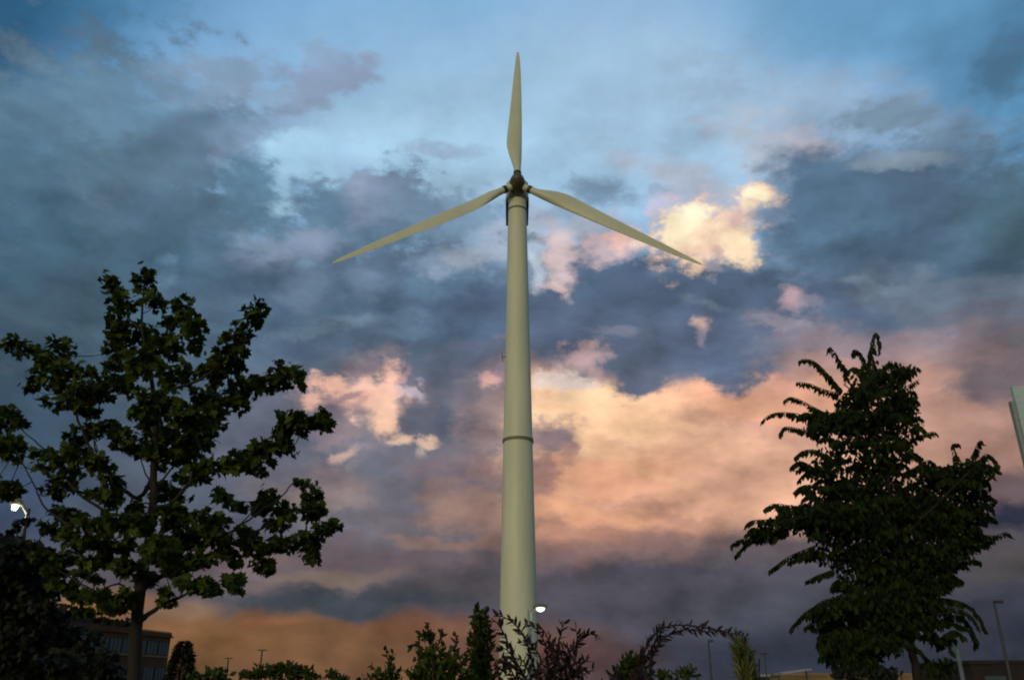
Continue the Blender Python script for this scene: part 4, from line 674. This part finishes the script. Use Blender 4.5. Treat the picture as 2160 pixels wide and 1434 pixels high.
# conifer beside the building corner
cb = at(378, 1434, 60); cf = thing('conifer', 'small dark dense evergreen at the right end of the brown building', 'tree', (cb.x, 60, 0))
mb = MB(); mb.tube([(cb.x, 60, -.05), (cb.x, 60, 1), (cb.x, 60, 4.4)], [.16, .13, .02], 10); part(mb, 'trunk', M['bark'], cf)
top = at(376, 1352, 60).z; n = 9000; u = rng.uniform(0, 1, n) ** .85; a = rng.uniform(0, 2 * np.pi, n); rad = (.12 + 1.0 * np.sqrt(u)) * (1 + .16 * np.sin(a * 5 + u * 30)) * rng.uniform(.55, 1, n)
ps = np.stack([cb.x + rad * np.cos(a), 60 + rad * np.sin(a), top - u * (top - .25)], 1)
leaves('crown', M['conif'], cf, ps, np.stack([np.cos(a), np.sin(a), rng.uniform(-.5, .4, n)], 1), rnd_unit(n) + np.array([0, 0, .6]), rng.uniform(.16, .32, n), 'lance')
# dark tree mass in the lower left corner, behind the maple
def small_tree(label, bx, dist, cl, size, m, dens, tw=.09, name='shade_tree', kind='maple'):
    b = at(bx, 1434, dist); o = thing(name, label, 'tree', (b.x, dist, 0)); mb = MB(); P_ = []
    topc = min(cl, key=lambda c: c[1]); tp = at(topc[0], topc[1], dist)
    mb.tube([Vector((b.x, dist, -.05)), Vector((b.x, dist, .6)), Vector((b.x * .7 + tp.x * .3, dist, tp.z * .5)), tp], [tw * 1.4, tw, tw * .6, .01], 10)
    for cx, cy, rx, ry, dz in cl:
        n = int(8 + rx * ry * dens); P_.append(clump(cx, cy, rx, ry, 0, dist + dz, .6 if rx > 15 else .1, n, .2)); q = at(cx, cy, dist + dz)
        s0 = Vector((b.x, dist, 0)).lerp(tp, max(.15, min(.9, q.z / tp.z * .75))); mb.tube([s0, s0.lerp(q, .5) + Vector((0, 0, -.08)), q], [tw * .4, tw * .25, .006], 6)
    P_ = np.concatenate(P_); n = len(P_); part(mb, 'trunk', M['bark'], o, smooth=True)
    leaves('crown', m, o, P_, rnd_unit(n) * .8 + np.array([0, 0, -.3]), rnd_unit(n) + np.array([0, -.2, .6]), rng.uniform(.7, 1.25, n) * size, kind); return o
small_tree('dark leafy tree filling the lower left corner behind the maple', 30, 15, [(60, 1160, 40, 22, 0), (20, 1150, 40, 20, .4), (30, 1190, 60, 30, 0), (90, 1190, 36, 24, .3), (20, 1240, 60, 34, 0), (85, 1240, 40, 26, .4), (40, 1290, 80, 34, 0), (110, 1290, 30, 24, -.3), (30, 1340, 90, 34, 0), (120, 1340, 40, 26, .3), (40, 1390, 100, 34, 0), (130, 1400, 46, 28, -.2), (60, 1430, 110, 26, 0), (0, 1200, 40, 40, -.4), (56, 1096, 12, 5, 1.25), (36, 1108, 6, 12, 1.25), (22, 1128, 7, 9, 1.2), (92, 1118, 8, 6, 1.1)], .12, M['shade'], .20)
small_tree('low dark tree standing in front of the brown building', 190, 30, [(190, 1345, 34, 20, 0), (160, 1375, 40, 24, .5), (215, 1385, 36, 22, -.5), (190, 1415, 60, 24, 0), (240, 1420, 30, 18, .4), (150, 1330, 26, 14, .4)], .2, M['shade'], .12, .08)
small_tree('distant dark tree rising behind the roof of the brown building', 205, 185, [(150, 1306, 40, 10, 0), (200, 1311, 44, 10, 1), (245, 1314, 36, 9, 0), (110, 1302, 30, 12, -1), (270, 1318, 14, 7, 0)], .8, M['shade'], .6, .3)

# ------------------------------------------------------------------ brown office building at lower left
zt = at(362, 1333, 150).z
def dist_for(x, y, z):
    d = ray(x, y); return (z - EYE) / d[2] * d[1]
A0 = at(362, 1333, 150); D1 = dist_for(130, 1306, zt); A1 = at(130, 1306, D1)
ux = (A1 - A0); ux.z = 0; fl_ = ux.length; ux.normalize(); uy = Vector((-ux.y, ux.x, 0))
if uy.y < 0: uy = -uy
LEN, DEP = 62.0, 18.0
bd_ = thing('office_building', 'long brown office building with rows of dark window bands behind the maple trunk', 'building', (A0.x, A0.y, 0))
rzb = math.atan2(ux.y, ux.x)
def bb(mb, s0, s1, t0, t1, z0, z1):   # s along the front from the right corner, t backwards
    c = Vector((A0.x, A0.y, 0)) + ux * (s0 + s1) / 2 + uy * (t0 + t1) / 2; mb.box((c.x, c.y, (z0 + z1) / 2), (s1 - s0, t1 - t0, z1 - z0), rzb)
mb = MB(); bb(mb, 0, LEN, 0, DEP, 0, zt - .9); part(mb, 'wall', M['wallb'], bd_)
mb = MB(); bb(mb, -.3, LEN + .3, -.3, DEP + .3, zt - .9, zt - .62); bb(mb, -.1, LEN + .1, -.1, .12, zt - .62, zt - .2); part(mb, 'parapet', M['wallb'], bd_)
mb = MB(); bb(mb, 0, LEN, 0, .1, zt - .08, zt); bb(mb, 0, LEN, .02, .08, zt - .16, zt - .12)
k = 0
while k * .9 < LEN: bb(mb, k * .9, k * .9 + .12, .02, .1, zt - .62, zt - .03); k += 1
rl = part(mb, 'roof_railing', M['wallb'], bd_)
mb = MB(); bb(mb, 14, 30, 5, 12, zt - .9, zt + 1.2); part(mb, 'plant_room', M['roofd'], bd_)
bay = 3.1
for fl2 in range(3):
    z1 = zt - 1.7 - fl2 * 3.9; z0 = z1 - 2.0
    for kx in range(int(LEN / bay)):
        mb = MB(); bb(mb, kx * bay + .25, (kx + 1) * bay - .05, -.05, .05, z0, z1); wn = part(mb, 'window', M['glass'], bd_)
        mb = MB(); s0 = kx * bay
        for q in (.25, 1.2, 2.1, 3.0): bb(mb, s0 + q - .03, s0 + q + .03, -.10, .03, z0, z1)
        bb(mb, s0 + .25, s0 + bay - .05, -.10, .03, z1 - .02, z1 + .08); part(mb, 'mullions', M['mull'], wn)
    mb = MB(); bb(mb, 0, LEN, -.14, .0, z0 - .35, z0 - .12); part(mb, 'ledge', M['wallt'], bd_)
# ------------------------------------------------------------------ low roofs at the right
def low_building(name, label, x0, y0, x1, y1, dist, m, mr_, depth=12, roof_over=.5):
    a, b = at(x0, y0, dist), at(x1, y1, dist); zt_ = (a.z + b.z) / 2; o = thing(name, label, 'building', ((a.x + b.x) / 2, dist, 0))
    mb = MB(); mb.box(((a.x + b.x) / 2, dist + depth / 2, (zt_ - .35) / 2), (b.x - a.x, depth, zt_ - .35)); part(mb, 'wall', m, o)
    mb = MB(); mb.box(((a.x + b.x) / 2, dist + depth / 2, zt_ - .175), (b.x - a.x + roof_over, depth + roof_over, .35)); part(mb, 'roof', mr_, o)
    n = max(2, int((b.x - a.x) / 4))
    for i in range(n):
        mb = MB(); cx = a.x + (b.x - a.x) * (i + .5) / n; mb.box((cx, dist - .02, zt_ - 2.2), (2.2, .12, 1.3)); part(mb, 'window', M['glass'], o)
    return o
low_building('low_building', 'long tan building with a flat roof just left of the drooping tree foot', 1640, 1419, 1990, 1419, 130, M['wallt'], M['wallt'])
ca, cb2 = at(1640, 1419, 122), at(1702, 1410, 122); o = thing('roof_canopy', 'pale tilted roof canopy in front of the left end of the tan building', 'canopy', ((ca.x + cb2.x) / 2, 122, 0))
mb = MB(); mb.add([(ca.x, 120, ca.z - .2), (cb2.x, 120, cb2.z - .2), (cb2.x, 124, cb2.z - .2), (ca.x, 124, ca.z - .2), (ca.x, 120, ca.z), (cb2.x, 120, cb2.z), (cb2.x, 124, cb2.z), (ca.x, 124, ca.z)], [(3, 2, 1, 0), (4, 5, 6, 7), (0, 1, 5, 4), (1, 2, 6, 5), (2, 3, 7, 6), (3, 0, 4, 7)]); part(mb, 'roof', M['pole'], o)
for s_, q in ((.15, ca), (-.15, cb2)):
    mb = MB(); mb.tube([(q.x + s_, 122, 0), (q.x + s_, 122, q.z - .21)], [.12, .12]); part(mb, 'column', M['mull'], o)
low_building('low_building', 'dark brown building with a flat roof at the bottom right corner', 2045, 1392, 2420, 1392, 95, M['hedgeb'], M['roofd'])
hb = at(1612, 1421, 80); ht = thing('ticket_booth', 'small pale box shaped booth left of the tan building', 'booth', (hb.x, 80, 0)); mb = MB(); mb.box((hb.x, 81, (hb.z - .25) / 2), (.9, 1.6, hb.z - .25)); part(mb, 'wall', M['roofd'], ht)
mb = MB(); mb.box((hb.x, 81, hb.z - .12), (1.1, 1.9, .2)); part(mb, 'roof', M['pole'], ht, bevel=.03); mb = MB(); mb.box((hb.x, 80.18, hb.z * .6), (.6, .08, .8)); part(mb, 'window', M['glass'], ht)
# ------------------------------------------------------------------ lamp posts
def post(px, py, dist, label, r=.07, heads=(-1, 1), hw=.42, m='dark', group='unlit lamp posts far off in the car park', arm=.3, name='lamp_post', cat='lamp post'):
    t = at(px, py, dist); o = thing(name, label, cat, (t.x, dist, 0), group)
    mb = MB(); mb.lathe([(0, r * 1.9), (.5, r * 1.9), (.55, r * 1.2), (t.z * .5, r), (t.z, r * .7)], 14, (t.x, dist)); part(mb, 'pole', M[m], o, smooth=True)
    for s_ in heads:
        mb = MB(); mb.tube([(t.x, dist, t.z - .12), (t.x + s_ * arm, dist, t.z)], [.04, .035], 6); mb.box((t.x + s_ * (arm + hw / 2), dist, t.z + .03), (hw, .3, .13)); part(mb, 'lamp_head', M[m], o)
    return o
post(482, 1388, 105, 'left and shorter of two small dark twin headed lamp posts over the brown horizon', hw=.35, arm=.05, r=.11)
post(553, 1371, 95, 'right and taller of two small dark twin headed lamp posts over the brown horizon', hw=.4, arm=.05, r=.11)
post(1494, 1352, 60, 'thin dark pole rising under the purple spray', r=.07, heads=(1,), hw=.3, arm=.02)
post(1589, 1372, 70, 'thin dark pole just right of the olive plume', r=.06, heads=(-1, 1), hw=.25, arm=.02)
post(1612, 1379, 80, 'faint short dark lamp post above the pale booth', r=.06, heads=(-1, 1), hw=.3, arm=.02)
post(2097, 1270, 46, 'tall dark lamp post standing alone at the right edge over the brown building', r=.08, heads=(1, ), hw=.42, arm=.02)
# pale pole half hidden by the drooping tree
pp = at(2004, 1292, 18); o = thing('flagpole', 'slim pale metal flagpole partly hidden by the drooping tree branches', 'pole', (pp.x, 18, 0))
mb = MB(); mb.lathe([(0, .09), (.06, .09), (.07, .05), (pp.z, .032)], 14, (pp.x, 18)); part(mb, 'pole', M['pole'], o, smooth=True); mb = MB(); mb.lathe([(pp.z, .02), (pp.z + .03, .05), (pp.z + .08, .05), (pp.z + .11, .01)], 12, (pp.x, 18)); part(mb, 'finial', M['white'], o)
# tall sign at the right edge of the frame
sg_ = at(2128, 846, 9.0); o = thing('pylon_sign', 'tall pale grey green sign panel cut off by the right edge of the frame', 'sign', (sg_.x + .6, 9, 0))
mb = MB(); mb.box((sg_.x + .06 + .57, 9.0, (sg_.z - .5 + .9) / 2 + .52), (1.14, .05, sg_.z - 1.1)); pn = part(mb, 'panel', M['sign'], o)
mb = MB(); mb.box((sg_.x + .03, 9.0, sg_.z / 2), (.05, .07, sg_.z)); part(mb, 'post', M['pole'], o, bevel=.01); mb = MB(); mb.box((sg_.x + 1.23, 9.0, sg_.z / 2), (.05, .07, sg_.z)); part(mb, 'post', M['pole'], o, bevel=.01)
# lit lamps
def lit_lamp(px, py, dist, s_, label, polex, w_, power, m='pole', r=.085):
    t = at(px, py, dist); pl = at(polex, py, dist); o = thing('street_lamp', label, 'street lamp', (pl.x, dist, 0), 'lit street lamps')
    mb = MB(); mb.lathe([(0, r * 2), (1.2, r * 1.9), (1.3, r * 1.15), (t.z + .05, r * .75)], 18, (pl.x, dist)); part(mb, 'pole', M[m], o, smooth=True)
    tilt = Matrix.Rotation(R(-12), 3, 'X'); c = Vector((t.x, dist, t.z + .12))
    def sec(y0, y1, wx, wy, n=24): return [[c + tilt @ Vector((wx_ * math.cos(2 * math.pi * i / n), wy_ * math.sin(2 * math.pi * i / n), z_)) for i in range(n)] for z_, wx_, wy_ in ((y0, wx[0], wy[0]), (y1, wx[1], wy[1]))]
    mb = MB(); n = 24
    mb.loft([[c + tilt @ Vector((a_ * math.cos(2 * math.pi * i / n), b_ * math.sin(2 * math.pi * i / n), z_)) for i in range(n)] for z_, a_, b_ in ((.0, w_ * .62, w_ * .5), (.03, w_ * .85, w_ * .6), (.09, w_ * .8, w_ * .55), (.15, w_ * .4, w_ * .3))])
    mb.tube([(pl.x, dist, t.z - .05), (pl.x + (t.x - pl.x) * .5, dist, t.z + .12), (t.x, dist, t.z + .18)], [.04, .035, .03], 8)
    hd = part(mb, 'lamp_head', M['seam'], o, smooth=True)
    mb = MB(); mb.loft([[c + tilt @ Vector((a_ * math.cos(2 * math.pi * i / n), b_ * math.sin(2 * math.pi * i / n), z_)) for i in range(n)] for z_, a_, b_ in ((-.10, w_ * .2, w_ * .15), (-.07, w_ * .42, w_ * .32), (-.002, w_ * .52, w_ * .42))])
    part(mb, 'lens', M['lens'], hd, smooth=True)
    ld = bpy.data.lights.new('lamp_light', 'POINT'); lo = bpy.data.objects.new('lamp_light', ld); col.objects.link(lo); lo.location = c + tilt @ Vector((0, 0, -.22)); ld.energy = power; ld.shadow_soft_size = .06; ld.color = (.95, 1, .8)
    return o
lit_lamp(1140, 1290, 30, 1, 'lit lamp glowing white against the right side of the tower foot', 1117, .30, 3)
lit_lamp(30, 1078, 16.6, -1, 'lit lamp glowing white among the maple leaves at the far left edge', 60, .14, 14, m='mull', r=.045)
